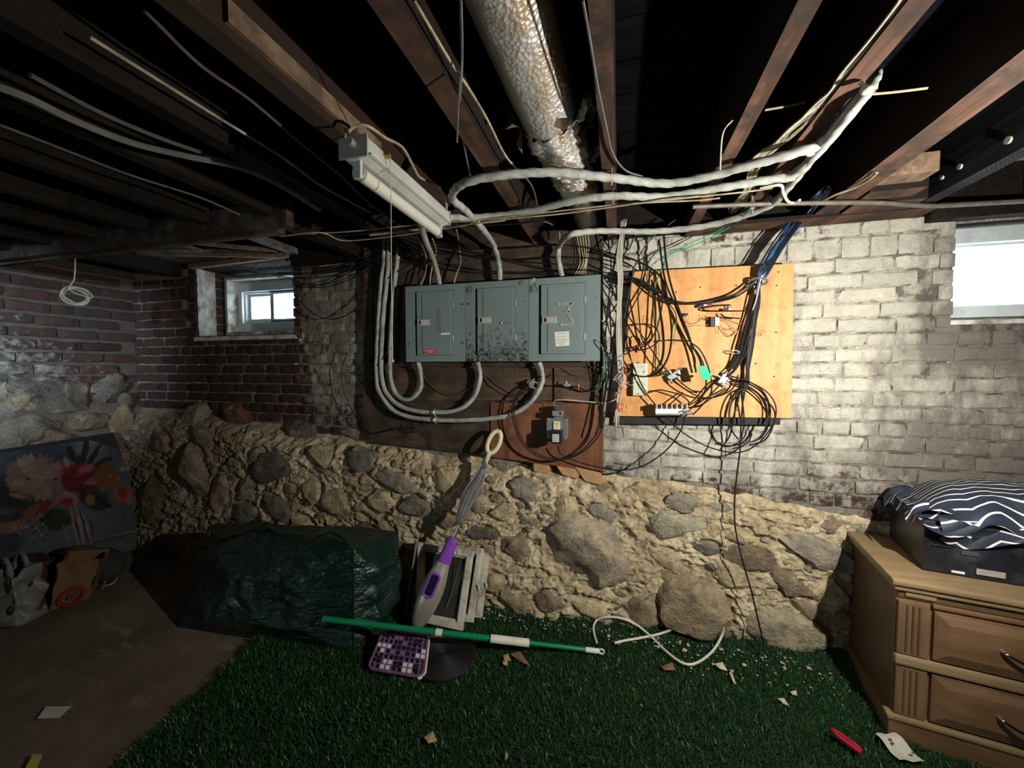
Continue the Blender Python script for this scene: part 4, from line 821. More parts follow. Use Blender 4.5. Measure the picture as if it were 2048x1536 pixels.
TANG = [
 [(1190, 505), (1245, 512), (1290, 530), (1320, 552), (1330, 575), (1338, 615), (1343, 660), (1340, 700), (1328, 730), (1305, 752)],
 [(1250, 566), (1262, 560), (1285, 565), (1310, 585), (1340, 604), (1380, 608), (1430, 604), (1470, 594), (1500, 575), (1512, 560)],
 [(1245, 552), (1280, 560), (1310, 578), (1345, 600), (1380, 606), (1420, 601), (1465, 590), (1498, 572), (1514, 558)],
 [(1200, 530), (1240, 548), (1290, 572), (1325, 596), (1360, 607), (1400, 605), (1422, 603)],
 [(1326, 450), (1332, 520), (1342, 570), (1360, 625), (1378, 672), (1384, 700), (1392, 745)],
 [(1318, 480), (1330, 560), (1350, 610), (1368, 655), (1384, 690), (1398, 715), (1403, 733)],
 [(1383, 686), (1400, 700), (1415, 730), (1423, 765), (1420, 790), (1400, 815), (1385, 830)],
 [(1296, 462), (1290, 510), (1285, 545), (1278, 575), (1276, 600), (1279, 640), (1282, 672), (1290, 690)],
 [(1350, 440), (1300, 480), (1270, 530), (1262, 570), (1255, 600), (1248, 640)],
 [(1304, 548), (1290, 570), (1275, 595), (1262, 620), (1248, 650)],
 [(1308, 545), (1309, 600), (1311, 650), (1309, 700), (1305, 740), (1308, 752), (1330, 748)],
 [(1322, 560), (1325, 600), (1318, 640), (1312, 660), (1300, 680), (1270, 697), (1248, 710)],
 [(1262, 652), (1280, 648), (1300, 650), (1314, 660), (1318, 680), (1300, 695), (1280, 700), (1262, 695)],
 [(1258, 680), (1266, 672), (1278, 678), (1280, 690), (1270, 698), (1260, 690), (1258, 680)],
 [(1256, 655), (1253, 690), (1262, 720), (1275, 745), (1295, 752), (1318, 745), (1335, 720)],
 [(1320, 682), (1345, 680), (1380, 682)], [(1250, 735), (1270, 750), (1295, 753), (1305, 748)],
 [(1345, 758), (1365, 775), (1390, 790), (1420, 796), (1455, 785), (1470, 770), (1476, 750)],
 [(1352, 756), (1368, 770), (1385, 781), (1405, 784)], [(1295, 786), (1318, 780), (1345, 785), (1365, 792), (1378, 805), (1375, 815)],
 [(1316, 824), (1335, 812), (1355, 795), (1366, 785)], [(1375, 812), (1395, 800), (1420, 770), (1440, 758)], [(1378, 816), (1405, 808), (1425, 785), (1445, 765)], [(1380, 815), (1400, 812), (1425, 795), (1460, 775)],
 [(1215, 470), (1222, 530), (1218, 600), (1222, 680), (1215, 760), (1205, 820), (1190, 870)], [(1240, 470), (1225, 540), (1215, 620), (1210, 700), (1212, 760), (1200, 850), (1180, 885), (1150, 910), (1110, 918), (1070, 905), (1045, 880), (1030, 840), (1030, 800), (1050, 775), (1066, 768)],
 [(1212, 700), (1218, 770), (1206, 850), (1184, 888), (1150, 912), (1108, 921), (1066, 908), (1040, 880), (1026, 840), (1026, 805), (1042, 780), (1062, 770)],
 [(1183, 540), (1215, 575), (1245, 612), (1262, 640), (1290, 680), (1318, 722), (1340, 748)],
 [(1195, 560), (1240, 640), (1262, 720), (1275, 752), (1295, 790), (1330, 830), (1370, 868), (1420, 895), (1475, 905), (1515, 888), (1545, 850), (1552, 815), (1535, 785), (1500, 765), (1462, 758)],
 [(1460, 752), (1495, 762), (1525, 782), (1540, 815), (1535, 855), (1515, 880), (1485, 882), (1465, 862), (1458, 825), (1468, 790), (1488, 775)],
 [(1462, 762), (1500, 775), (1528, 800), (1535, 835), (1525, 868), (1500, 884), (1475, 876), (1460, 850), (1462, 810), (1480, 780)],
 [(1470, 768), (1505, 780), (1545, 815), (1548, 845), (1530, 880), (1498, 890)],
 [(1480, 785), (1468, 830), (1460, 870), (1440, 900)], [(1482, 782), (1488, 840), (1482, 880)],
 [(1370, 830), (1362, 860), (1335, 898), (1290, 930), (1250, 940), (1215, 938), (1160, 925), (1122, 908), (1116, 892)],
 [(1235, 480), (1215, 500), (1190, 520)], [(1270, 470), (1255, 500), (1240, 470)],
 [(1200, 560), (1213, 640), (1230, 700), (1240, 740)], [(1208, 556), (1235, 600), (1238, 660), (1226, 720), (1218, 800)],
 [(1460, 610), (1430, 612), (1405, 618), (1420, 622), (1450, 622), (1490, 622)], [(1442, 628), (1450, 634), (1480, 637)]]
TL = {0: 'black cable arching from above panel #3 and bending down the left third of the plywood', 1: 'thick black cable swooping low across the upper plywood, uppermost of the swags', 2: 'thick black cable swagged just under the uppermost one', 3: 'black cable swag ending at the curled copper coil', 4: 'thick black cable dropping from the joists diagonally to the green tag', 5: 'second thick black cable beside the one dropping to the green tag', 6: 'black cable arching over the right side of the green tag',
 7: 'black cable hanging straight from the service cable past the small coil', 8: 'black cable leaning left from the service cable along the plywood edge', 9: 'short black cable slanting to the left edge of the plywood', 10: 'straight vertical black cable left of the two-way splitter', 11: 'black cable crossing behind the green wires to the lower left edge', 12: 'black cable drawn into an oval loop at the left of the plywood', 13: 'smallest tight ring of black cable at the left of the plywood', 14: 'black cable curving under the beige terminal box',
 15: 'short horizontal black cable joined at the grounding couplers', 16: 'short black cable crossing the face of the beige terminal box', 17: 'black cable sagging from the two-way splitter to the right splitter', 18: 'short black cable from the two-way splitter towards the green tag', 19: 'black cable rising over the silver amplifier from the beige box', 20: 'short black cable running down into the silver amplifier', 24: 'black cable down the left edge of plywood, ending by reddish plywood', 25: 'black cable looping widely round the outlet box', 26: 'second black cable looping round the outlet box, lowest of the pair',
 27: 'diagonal black cable from panel #3 down to the two-way splitter', 28: 'long black cable crossing the whole plywood diagonally into the lowest coil', 34: 'black adapter cord swinging from the outlet up to the silver amplifier', 39: 'thin black cable running level across the pencilled splices', 40: 'short black cable entering the bundle beside the terminal block'}
for i, l in enumerate(TANG):
    r_ = .0032 if i not in (1, 2, 4, 5, 0) else .0044; lab, g_ = TL.get(i), 'black cables tangled over the plywood'
    if not lab: lab, g_ = ('black coax looped in the coil at lower right of the plywood', 'coiled coax loops at the lower right of the plywood') if 28 < i < 34 else ('black coax leaving the right end of the silver amplifier', 'coax cables at the silver amplifier') if 20 < i < 24 else ('black cable hanging down beside the white telephone wires', 'black cables beside the white telephone wires')
    wire('coax_cable', lab, [(a, b, 1.965+.014*sin(i*2.1+k*.9)) for k, (a, b) in enumerate(l)], r_, M_CBLK, group=g_)
wire('coax_cable', 'long black cable hanging from the coil down to the grass', [(1487, 785, 1.96), (1482, 850, 1.96), (1480, 900, 1.965), (1470, 985, 1.97), (1470, 1050, 1.95), (1482, 1110, 1.93), (1502, 1180, 1.93), (1515, 1235, 1.93), (1527, 1287, 1.92)], .0034, M_CBLK)
# cables from the left window along the wall to the tangle
LW = [[(470, 533, 2.03), (530, 538), (600, 540), (690, 528), (760, 500), (830, 490), (930, 500), (1060, 530), (1150, 548), (1240, 560)], [(450, 536, 2.04), (520, 546), (600, 549), (700, 538), (770, 512), (860, 520), (960, 540), (1080, 545), (1180, 540), (1250, 556)],
      [(500, 545, 2.05), (590, 556), (660, 552), (730, 530), (780, 505), (880, 500), (1000, 520), (1120, 515), (1200, 518), (1260, 535)], [(585, 562, 2.03), (620, 570), (670, 564), (730, 538), (790, 500), (850, 495)], [(585, 566, 2.03), (610, 574), (660, 572), (720, 550), (770, 520), (830, 505), (960, 512), (1070, 525), (1150, 530)],
      [(590, 590, 2.03), (615, 618), (650, 637), (690, 632), (730, 600), (770, 562), (800, 540), (850, 510)], [(700, 560), (740, 530), (790, 520), (850, 530), (950, 545), (1060, 548), (1150, 552)],
      [(760, 470, 2.0), (840, 478), (950, 498), (1050, 495), (1130, 490), (1200, 500), (1260, 520)], [(730, 745, 2.0), (750, 735), (780, 700), (800, 690)], [(745, 868, 2.01), (775, 862), (805, 855), (830, 858)]]
LL = ['black cable from above the left window, uppermost along the wall to the plywood', 'black cable from above the left window, just below the uppermost one', 'black cable from the left window top that rises to the riser cables', 'black cable looping at the right jamb of the left window, upper of two', 'black cable looping at the right jamb of the left window, lower of two', 'black cable drooping lowest below the right jamb of the left window', 'black cable starting on the brick beside the planks and running low above the panels',
 'black cable hugging the wall top above the three panels', 'short black cable crossing the riser cables at the bottom left of the panels', 'short black cable on the brick ending at the curled wire on the planks']
for i, l in enumerate(LW): wire('coax_cable', LL[i], [(q[0], q[1], q[2] if len(q) > 2 else 2.0-.02*(q[0] > 730)) for q in l], .0032, M_CBLK, group='black cables along the wall top at left')
for i, l in enumerate([[(695, 705), (683, 740), (690, 790), (715, 840), (745, 868)], [(840, 728), (850, 755), (875, 780), (900, 790), (925, 785), (948, 770)], [(962, 735), (978, 765), (1005, 785), (1030, 793), (1055, 785)], [(965, 740), (985, 760), (1010, 778), (1035, 790)], [(1125, 735), (1150, 750), (1175, 750), (1198, 742)], [(1095, 738), (1075, 765), (1045, 790), (1025, 815)]]):
    wire('bell_wire', ['thin dark wire drooping on the brick left of the planks', 'thin brown wire drooping between the leftmost and middle cable loops', 'thin brown wire drooping below panel #2 to the right', 'second thin brown wire beside the one below panel #2', 'dark wire drooping below the right corner of panel #3', 'dark wire leaving the underside of panel #3'][i], l, .0022, M_CBRN if i else M_CBLK, 'wire', y=2.012)
curl = []
for k in range(26):
    a = k*.75; curl.append((822+16*cos(a)*(1-.01*k), 852+14*sin(a*.8), 2.005))
wire('bell_wire', 'curled thin black wire hanging on the planks under the cable loops', curl, .0016, M_CBLK, 'wire', sm_=3)
# wires into the panel tops
for i, (lab, l, m, r_) in enumerate([('cream cable dropping into the left corner of the leftmost panel', [('z', 833, 470, 1.93), (850, 505), (853, 530), (848, 555), (841, 571)], M_CTAN, .004), ('yellow cable entering the leftmost panel beside the thick grey one', [('z', 865, 478, 1.93), (872, 500), (868, 520), (862, 545), (860, 570)], simple('yellow_jacket', (.50, .34, .08), .5), .0035),
    ('banded black and white cable dropping into the right of the leftmost panel', [('z', 913, 460, 1.93), (918, 490), (921, 525), (913, 548), (908, 566)], M_CTAN, .004), ('dark cable left of the cream one above the leftmost panel', [('z', 838, 470, 1.93), (856, 520), (840, 545), (833, 570)], M_CBLK, .003), ('thin cable arching over the top of panel #3', [(1080, 440, 1.97), (1105, 450), (1118, 465), (1120, 480)], M_CTAN, .0028)]):
    wire('romex_cable', lab, l, r_, m, y=1.972)
for k in range(4): c_ = P(921-.8*k, 497+11*k, y=1.972); tag(obj('tape_band', MB().cyl(c_-Vector((0, 0, .006)), c_+Vector((0, 0, .006)), .0046, 8), M_CBLK, smooth=True), 'black tape band on the cable above the leftmost panel', 'tape', 'black tape bands on one cable')
for i in range(5): l = [(1152+6*i, 462, 1.99), (1158+5*i, 495, 2.0), (1160+4*i+3*sin(i), 525, 1.995), (1150+5*i, 550, 1.98)]; wire('bell_wire', 'thin yellow-white wire fanning into the top right of panel #3', l, .0017, simple('yellow_white', (.62, .58, .35), .6), 'wire', group='thin wires fanning into panel #3')
# white telephone wires right of the panels
WH = [(1250, 445, 1.98), (1243, 475, 1.97), (1241, 520, 1.955), (1243, 560, 1.95), (1241, 620, 1.94), (1240, 690, 1.935), (1243, 750, 1.935), (1238, 800, 1.94), (1234, 848, 1.945)]
for i in range(13):
    pts = jit(WH, 5.5, 200+i); n_ = 9 if i % 3 else 7; wire('telephone_wire', 'white telephone wire in the vertical bunch right of the panels', pts[:n_], .0020, M_CWHT, 'wire', 'white telephone wires right of the panels')
for i in range(16):
    rr = random.Random(300+i); x, y_ = rr.uniform(1236, 1246), rr.uniform(715, 790); pts = [(x, y_, 1.93)]
    for k in range(rr.randint(3, 6)): x += rr.uniform(-9, 13); y_ += rr.uniform(-10, 12); x = min(max(x, 1228), 1272); pts.append((x, y_, 1.93-rr.uniform(0, .02)))
    wire('telephone_wire', 'frayed end of white and pink telephone wire beside the beige box', pts, .0014, [M_CWHT, simple('pink_wire', (.60, .30, .26), .6), M_CWHT, simple('red_wire', (.60, .05, .03), .5)][i % 4], 'wire', 'frayed telephone wire ends')
for i in range(5):
    c_ = P(1236+4*i-3*(i % 2), 806+5*(i % 3), y=1.93); tag(obj('wire_nut', MB().cyl(c_, c_+Vector((.003*(i-2), 0, -.018)), .0045, 8, .003), simple('red_plastic', (.65, .06, .03), .4), smooth=True), 'red crimp cap on the frayed telephone wires', 'wire nut', 'red crimp caps')
for i, (a, b, lab) in enumerate(((1157, 780, 'red crimp connector hanging on the planks below panel #3'), (1278, 705, 'red crimp connector hanging under the coiled cables on the plywood'))):
    c_ = P(a, b, y=1.985); tag(obj('wire_nut', MB().cyl(c_, c_+Vector((0, 0, .03)), .0035, 8, .0045), simple('red_plastic', (.65, .06, .03), .4), smooth=True), lab, 'wire nut')
wire('bell_wire', 'white bell wire stapled across from the transformer to the phone wires', [(1113, 800), (1135, 800), (1170, 803), (1205, 806), (1222, 803), (1232, 798)], .0028, M_CWHT, 'wire', y=1.99)
wire('bell_wire', 'two short copper bell wires rising from the doorbell transformer', [(1111, 812), (1108, 805), (1112, 800)], .0015, simple('pink_wire', (.60, .30, .26), .6), 'wire', y=1.965)
wire('coax_cable', 'black cable with ground block crossing the planks below panel #3', [(1100, 750), (1085, 760), (1092, 772), (1120, 770), (1150, 774), (1180, 782), (1205, 770), (1213, 740)], .004, M_CBLK, y=1.985)
gb2 = thing('grounding_block', 'small steel coax ground block on the planks below panel #3', 'clamp', P(1134, 772, y=2.02)); obox('block', P(1134, 770, y=1.985), (.016, .008, .007), 0, M_ZINC, gb2, .002); obj('screw', MB().cyl(P(1133, 762, y=1.98), P(1133, 770, y=1.98), .003), M_ZINC, gb2, smooth=True)
PENCIL = simple('copper_wire', (.38, .18, .10), .5, .3)
for i, l in enumerate([[(1420, 640), (1408, 636), (1402, 642), (1385, 648), (1372, 640), (1370, 630)], [(1418, 650), (1395, 651), (1372, 654)], [(1440, 640), (1452, 642), (1462, 650), (1470, 662), (1480, 668)], [(1441, 636), (1458, 640), (1475, 646), (1485, 648)], [(1440, 648), (1446, 660), (1455, 672), (1465, 672), (1474, 665)], [(1448, 655), (1458, 660), (1468, 656), (1475, 662), (1462, 672), (1452, 665)]]):
    wire('bell_wire', 'thin copper-coloured wire around the terminal block', l, .0013, PENCIL, 'wire', 'thin wires around the terminal block', y=1.985)
for i, (a, b) in enumerate(((1458, 613), (1424, 606))):
    c_ = P(a, b, y=1.985); wire_ = MB().tube([c_+Vector(((.011-.0004*k)*cos(k*.9), -.001*k*.3, (.009)*sin(k*.9))) for k in range(20)], .0013, 5, 3); tag(obj('wire_coil', wire_, PENCIL, smooth=True), 'small curled copper wire coil '+('right of the splices' if i == 0 else 'at the end of the thick black cables'), 'wire')
coil = [P(150, 515, z=1.95)]+[P(a, b, x=-2.98) for a, b in ((150, 540), (148, 560), (140, 580))]
cc = P(152, 592, x=-2.98)
for k in range(34): coil.append(cc+Vector((.012*sin(k*2.3), .068*cos(k*.82)*(1-.012*k), .055*sin(k*.82)*(1-.01*k))))
mb = MB().tube([P(150, 515, x=-2.98)]+coil[1:], .0032, 6, 4); tag(obj('wire_coil', mb, M_CWHT, smooth=True), 'small coil of white wire hanging from the header at left', 'wire')
# ================================================================ LIGHT FIXTURE (unlit), DUCT
M_WENAM = simple('white_enamel', (.50, .53, .485), .4, 0, .05, 12, dirt=(.40, .40, .35)); M_TUBE = simple('frosted_tube', (.56, .55, .475), .3, 0, .03, 8)
fx = thing('tube_light_fixture', 'white single-tube fluorescent fixture, unlit, hung under the joists', 'light fixture', (-.68, 1.13, 1.88))
y0, y1 = .885, 1.40; xf = -.675; zf = 1.888
mb = MB(); prof = [(-.042, .045), (.034, .045), (.040, .008), (.030, -.004), (.010, -.010), (-.022, -.010), (-.040, -.002), (-.046, .008)]
mb.prism([(xf+a, y0+.004, zf+b) for a, b in prof], (0, y1-y0-.008, 0)); obj('housing', mb, M_WENAM, fx, bevel=.0015)
mb = MB().prism([(xf+.038, y0+.01, zf+.006), (xf+.046, y0+.01, zf+.003), (xf+.046, y0+.01, zf-.001), (xf+.034, y0+.01, zf-.003)], (0, y1-y0-.02, 0)); obj('lip', mb, M_WENAM, fx)
for yy, nm in ((y0, 'end_plate'), (y1-.004, 'end_plate')):
    obj(nm, MB().box((xf-.048, yy, zf-.008), (xf+.040, yy+.005, zf+.048)), simple('grey_end_plate', (.33, .34, .32), .5, .2), fx, bevel=.001)
for yy in (y0+.012, y1-.020): obj('lamp_holder', MB().box((xf-.014, yy, zf-.055), (xf+.010, yy+.010, zf-.006)), M_WENAM, fx, bevel=.002)
tb = obj('lamp_tube', MB().cyl((xf-.004, y0+.022, zf-.036), (xf-.004, y1-.022, zf-.036), .0185, 20), M_TUBE, fx, smooth=True)
for yy in (y0+.020, y1-.034): obj('tube_cap', MB().cyl((xf-.004, yy, zf-.036), (xf-.004, yy+.014, zf-.036), .019, 20), M_ZINC, tb, smooth=True)
obj('cable_connector', MB().cyl((xf-.004, y0-.016, zf+.028), (xf-.004, y0, zf+.028), .011, 12), M_ZINC, fx, smooth=True)
obj('switch_bush', MB().cyl((xf+.036, y0+.085, zf+.034), (xf+.052, y0+.085, zf+.032), .007, 12), simple('brass', (.45, .27, .10), .35, .8), fx, smooth=True)
mb = MB(); sx, sy = xf+.052, y0+.085; zend = P(753, 722, y=sy).z
mb.tube([(sx, sy, zf+.032), (sx+.002, sy, zf-.02), (sx, sy, 1.6), (sx, sy, zend)], .0013, 5, 4); ps = obj('pull_string', mb, M_CWHT, fx, smooth=True)
obj('string_knot', MB().ball((sx, sy, zend), .0045, 8, 6), M_CWHT, ps, smooth=True)
for yy in (y0+.06, y1-.06): obj('hanger', MB().beam((xf-.02, yy, zf+.044), (xf-.045, yy, 2.0), .02, .003, (0, 1, 0)), M_ZINC, fx)
wire('fixture_cable', 'cream cable arching from the near end of the light fixture back along it', [('z', 693, 292, 1.915), ('z', 692, 272, 1.94), ('z', 708, 254, 1.97), ('z', 735, 252, 1.975), ('z', 770, 275, 1.975), ('z', 805, 295, 1.975), ('z', 825, 330, 1.975), ('z', 840, 355, 1.97), ('z', 870, 368, 1.97), ('z', 885, 385, 1.96), ('z', 893, 408, 1.94), ('z', 891, 425, 1.92)], .0042, M_CTAN)
# foil duct
t = NT('duct_foil'); p = t.obj(); v = t.n('ShaderNodeTexVoronoi'); t.put(v.inputs['Vector'], p); v.inputs['Scale'].default_value = 95; n = t.noise(p, 9, 4, .6); n2 = t.noise(p, 55, 4, .7)
t.bump(t.ma('ADD', t.ma('MULTIPLY', v.outputs['Distance'], .9), t.ma('MULTIPLY', n2, .7)), .55, .006); c = t.mix(t.mr(n, .4, .65), (.78, .79, .78), (.55, .46, .34)); M_FOIL = t.fin(c, .42, .75, .5)
t = NT('duct_tape_foil'); p = t.obj(); n = t.noise(t.scale(p, (18, 60, 60)), 1, 4, .7, 1.5); n2 = t.noise(p, 8, 3)
t.bump(n, .9, .012); c = t.mix(t.mr(n2, .42, .6), (.76, .76, .74), (.42, .34, .25)); M_FOILT = t.fin(c, .36, .8, .5)
du = thing('foil_duct', 'silver foil-wrapped round duct running between the ceiling joists', 'duct', (-.2, .8, 2.0))
def ductpath(s):
    pts = [Vector((-.243, -.6, 2.095)), Vector((-.232, .4, 2.09)), Vector((-.222, .86, 2.085)), Vector((-.200, 1.20, 2.07)), Vector((-.178, 1.45, 2.065)), Vector((-.160, 1.70, 2.075)), Vector((-.15, 2.10, 2.09))]
    return pts
sp = spline(ductpath(0), 14)
def ductmesh(lo, hi, rf, wr):
    seg = [p for p in sp if lo <= p.y <= hi]; n = 44; rings = []; vs = []; fs = []
    for i, p in enumerate(seg):
        for k in range(n):
            a = 2*pi*k/n; r_ = rf(p.y, a)+wr*fbm(cos(a)*2, p.y*(9), sin(a)*2, 1.2, 3)
            vs.append((p.x+r_*cos(a), p.y+.02*0, p.z+r_*sin(a)))
    for i in range(len(seg)-1):
        for k in range(n): fs.append((i*n+k, i*n+(k+1) % n, (i+1)*n+(k+1) % n, (i+1)*n+k))
    return MB().add(vs, fs)
sp = []
base = spline(ductpath(0), 60)
for i, p in enumerate(base):
    if not sp or (p-sp[-1]).length > .008: sp.append(p)
obj('insulation_wrap', ductmesh(-9, 1.15, lambda y, a: .083, .0022), M_FOIL, du, smooth=2)
obj('tape_joint', ductmesh(1.12, 1.62, lambda y, a: .087-.010*sm(1.2, 1.6, y)+.005*sin(y*130+5*sin(a*2)+3*sin(a*5)), .012), M_FOILT, du, smooth=2)
obj('metal_elbow', ductmesh(1.60, 2.1, lambda y, a: .070+.003*sin(y*140), .003), simple('old_duct_metal', (.22, .20, .17), .4, .8, .3, 20, .4), du, smooth=2)
seam = MB()
for s_ in (0,):
    q = [p for p in sp if p.y < 1.15]; a = radians(232); strip = []
    seam.add([(p.x+.0862*cos(a+e*.16), p.y, p.z+.0862*sin(a+e*.16)) for p in q for e in (-1, 0, 1)], [(i*3+k, i*3+k+1, i*3+k+4, i*3+k+3) for i in range(len(q)-1) for k in (0, 1)])
obj('seam_tape', seam, simple('foil_tape', (.42, .43, .43), .35, .85, .1, 30, .2), du, smooth=2, fix=False)
# torn flaps on the joint
for i, (yy, a0, s_) in enumerate(((1.13, -.55, .05), (1.15, -.2, .045), (1.22, .1, .035), (1.36, -.1, .03), (1.12, 3.4, .04))):
    pc_ = min(sp, key=lambda p: abs(p.y-yy)); mb = MB(); n = 6; vs = []
    for j in range(5):
        for k in range(n+1):
            a = a0+(k/n-.5)*.8; r_ = .090+.030*(j/4)**1.5*(1+.4*sin(k*2.1+i)); vs.append((pc_.x+r_*cos(a), yy-s_*(j/4)*(1+.5*sin(k*1.7+i)), pc_.z+r_*sin(a)))
    mb.add(vs, [(j*(n+1)+k, j*(n+1)+k+1, (j+1)*(n+1)+k+1, (j+1)*(n+1)+k) for j in range(4) for k in range(n)]); obj('torn_foil_flap', mb, M_FOILT, du, smooth=2, fix=False)
for i, (yy, s_) in enumerate(((.55, -1), (1.0, 1), (1.5, -1))): pass
scrap = MB().add([(-.30, 1.16, 2.03), (-.285, 1.14, 2.10), (-.31, 1.24, 2.07), (-.30, 1.20, 2.00), (-.315, 1.18, 2.02)], [(0, 1, 2), (0, 2, 3), (0, 3, 4)]); obj('torn_paper_scrap', scrap, simple('kraft_scrap', (.32, .24, .12), .9), du, fix=False)
# holes with pale plugs bored into the right joist (seen as light discs)
for i, (a, b, s_) in enumerate(((2019, 280, .011), (1922, 333, .009), (1886, 355, .007))):
    c_ = P(a, b, x=1.14); tag(obj('bored_hole_plug', MB().cyl(c_, c_+Vector((-.006, 0, 0)), s_, 14), M_CWHT if i != 3 else M_JPALE, smooth=True), ['largest pale round plug on the dark joist at far right', 'middle pale round plug on the dark joist at far right', 'smallest pale round plug on the dark joist at far right', 'pale wood knot plug high on the dark joist at right'][i], 'plug')
joist(1.17, .052, mat=wood('joist_blueblack', (.008, .009, .013), (.022, .024, .032), .8, 1, 1, .5))  # blue-black tone takes in the bluish window haze

# ================================================================ FLOOR OBJECTS
# ---- artificial turf
turf = thing('turf_mat', 'dark green artificial grass mat covering the right of the floor', 'artificial grass', (-.2, 1.2, 0))
edge = [(-1.50, -.6), (-1.58, .6), (-1.60, .84), (-1.62, 1.1), (-1.67, 1.36), (-1.70, 1.5), (-1.55, 1.95), (-1.0, 2.02), (2.6, 2.06), (2.6, -.6)]
def xedge(y):
    for (a, b), (c_, d) in zip(edge[:6], edge[1:6]):
        if y <= d: return a+(c_-a)*max(0, (y-b))/(d-b)
    return -1.70
def tz(x, y): return .010+.012*fbm(x, y, 2, 1.5, 2)+.03*sm(1.85, 2.05, y)
mb = MB(); mb.grid(lambda u, v: ((lambda y: (xedge(y)+(2.6-xedge(y))*u, y, tz(xedge(y)+(2.6-xedge(y))*u, y)))(-.6+2.62*v)), 90, 70)
obj('backing', mb, simple('turf_backing', (.006, .018, .008), .9, var=.3), turf, smooth=2)
def blades():
    rg = np.random.default_rng(5); N = 190000
    y = rg.uniform(.30, 2.03, N)**1.0; xe = np.interp(y, [e[1] for e in edge[:6]], [e[0] for e in edge[:6]])
    x = xe-.01+(1.35-xe)*rg.uniform(0, 1, N)
    x += .012*np.sin(y*40)*(x < xe+.03)
    keep = ~((x > 1.0) & (y > 1.62)); x = x[keep]; y = y[keep]; N = len(x)
    gx = np.linspace(-1.8, 1.5, 120); gy = np.linspace(.2, 2.1, 80); G_ = np.array([[tz(a, b) for a in gx] for b in gy])
    ix = np.clip(((x-gx[0])/(gx[1]-gx[0])).astype(int), 0, 118); iy = np.clip(((y-gy[0])/(gy[1]-gy[0])).astype(int), 0, 78)
    z = G_[iy, ix]-.002
    a = rg.uniform(0, 2*pi, N); L = rg.uniform(.014, .030, N); w = rg.uniform(.0009, .0016, N); lean = rg.uniform(.2, 1.3, N); la = a+rg.normal(0, .6, N)+.0
    la = np.where(rg.uniform(0, 1, N) < .5, rg.normal(-.6, .7, N), la)
    dx, dy = np.cos(a+pi/2)*w, np.sin(a+pi/2)*w; lx, ly = np.cos(la), np.sin(la)
    V = np.zeros((N, 5, 3)); V[:, 0] = np.c_[x-dx, y-dy, z]; V[:, 1] = np.c_[x+dx, y+dy, z]
    m1 = L*.55; s1 = np.sin(lean*.5); c1 = np.cos(lean*.5); mx_, my_, mz_ = x+lx*m1*s1, y+ly*m1*s1, z+m1*c1
    V[:, 2] = np.c_[mx_+dx, my_+dy, mz_]; V[:, 3] = np.c_[mx_-dx, my_-dy, mz_]
    V[:, 4] = np.c_[mx_+lx*L*.5*np.sin(lean), my_+ly*L*.5*np.sin(lean), mz_+L*.5*np.cos(lean)]
    me = bpy.data.meshes.new('blades'); me.vertices.add(N*5); me.vertices.foreach_set('co', V.astype(np.float32).ravel())
    b = np.arange(N)*5; idx = np.c_[b, b+1, b+2, b+3, b+3, b+2, b+4].ravel()
    me.loops.add(N*7); me.loops.foreach_set('vertex_index', idx.astype(np.int32))
    me.polygons.add(N*2); st = np.empty(N*2, np.int32); st[0::2] = np.arange(N)*7; st[1::2] = np.arange(N)*7+4
    me.polygons.foreach_set('loop_start', st); me.update(calc_edges=True); me.validate(); return me
t = NT('turf_blade'); p = t.pos(); n = t.noise(p, 260, 1); n2 = t.noise(p, 5, 4, .6); c = t.mix(t.mr(n, .3, .7), (.010, .048, .012), (.036, .135, .034)); c = t.mix(t.mr(n2, .55, .75, 0, .6), c, (.065, .10, .025)); c = t.mix(t.mr(t.noise(p, 420, 1), .68, .72, 0, .25), c, (.13, .17, .10))
M_BLADE = t.fin(c, .42, 0, .45); me = blades(); me.materials.append(M_BLADE)
bl = bpy.data.objects.new('blades', me); COL.objects.link(bl); bl.parent = turf; bl.location = -turf.location; bl['kind'] = 'stuff'
# crumbled plaster along the wall foot
mb = MB(); rr = random.Random(9)
for i in range(300):
    t_ = rr.random(); px = rr.uniform(960, 1700); py = 1215+(px-980)*.155+abs(rr.gauss(0, 14))+(0 if px < 1200 else 6)
    if px > 1380 and rr.random() < .3: py += rr.uniform(10, 55)
    q = P(px, py, z=.028); s_ = rr.uniform(.0015, .0045)*(1+1.2*(rr.random() < .12))
    if q.y > 2.02: continue
    mb.ball(q, (s_*rr.uniform(.8, 1.6), s_*rr.uniform(.8, 1.5), s_*.5), 5, 3)
o = obj('plaster_crumbs', mb, simple('plaster_crumb', (.50, .43, .30), .9, var=.2)); o['kind'] = 'stuff'; tag(o, 'crumbled pale plaster scattered on grass along the wall foot', 'debris')
def flake(name, lab, pts, mat, z=.03, group=None, th=.004):
    c_ = [P(a, b, z=z) for a, b in pts]; mb = MB().prism([q+Vector((0, 0, .006*sin(i*2.3))) for i, q in enumerate(c_)], (0, 0, -th)); return tag(obj(name, mb, mat, bevel=.0008), lab, 'debris', group)
M_CARD = simple('cardboard_bit', (.38, .25, .14), .85, var=.2); M_LEAF = simple('dry_leaf', (.20, .11, .06), .85, var=.3, sc=60); M_PL = simple('plaster_flake', (.58, .52, .38), .9)
flake('cardboard_scrap', 'torn tan cardboard scrap on the grass in the near foreground', [(848, 1474), (866, 1464), (874, 1478), (856, 1487)], M_CARD)
flake('cardboard_scrap', 'sliver of tan cardboard on the grass at the bottom edge', [(1009, 1518), (1012, 1502), (1016, 1506), (1014, 1520)], M_CARD)
flake('dry_leaf', 'large brown dry leaf on the grass below the white pole grip', [(1020, 1308), (1040, 1304), (1052, 1318), (1062, 1334), (1046, 1326)], M_LEAF, .034)
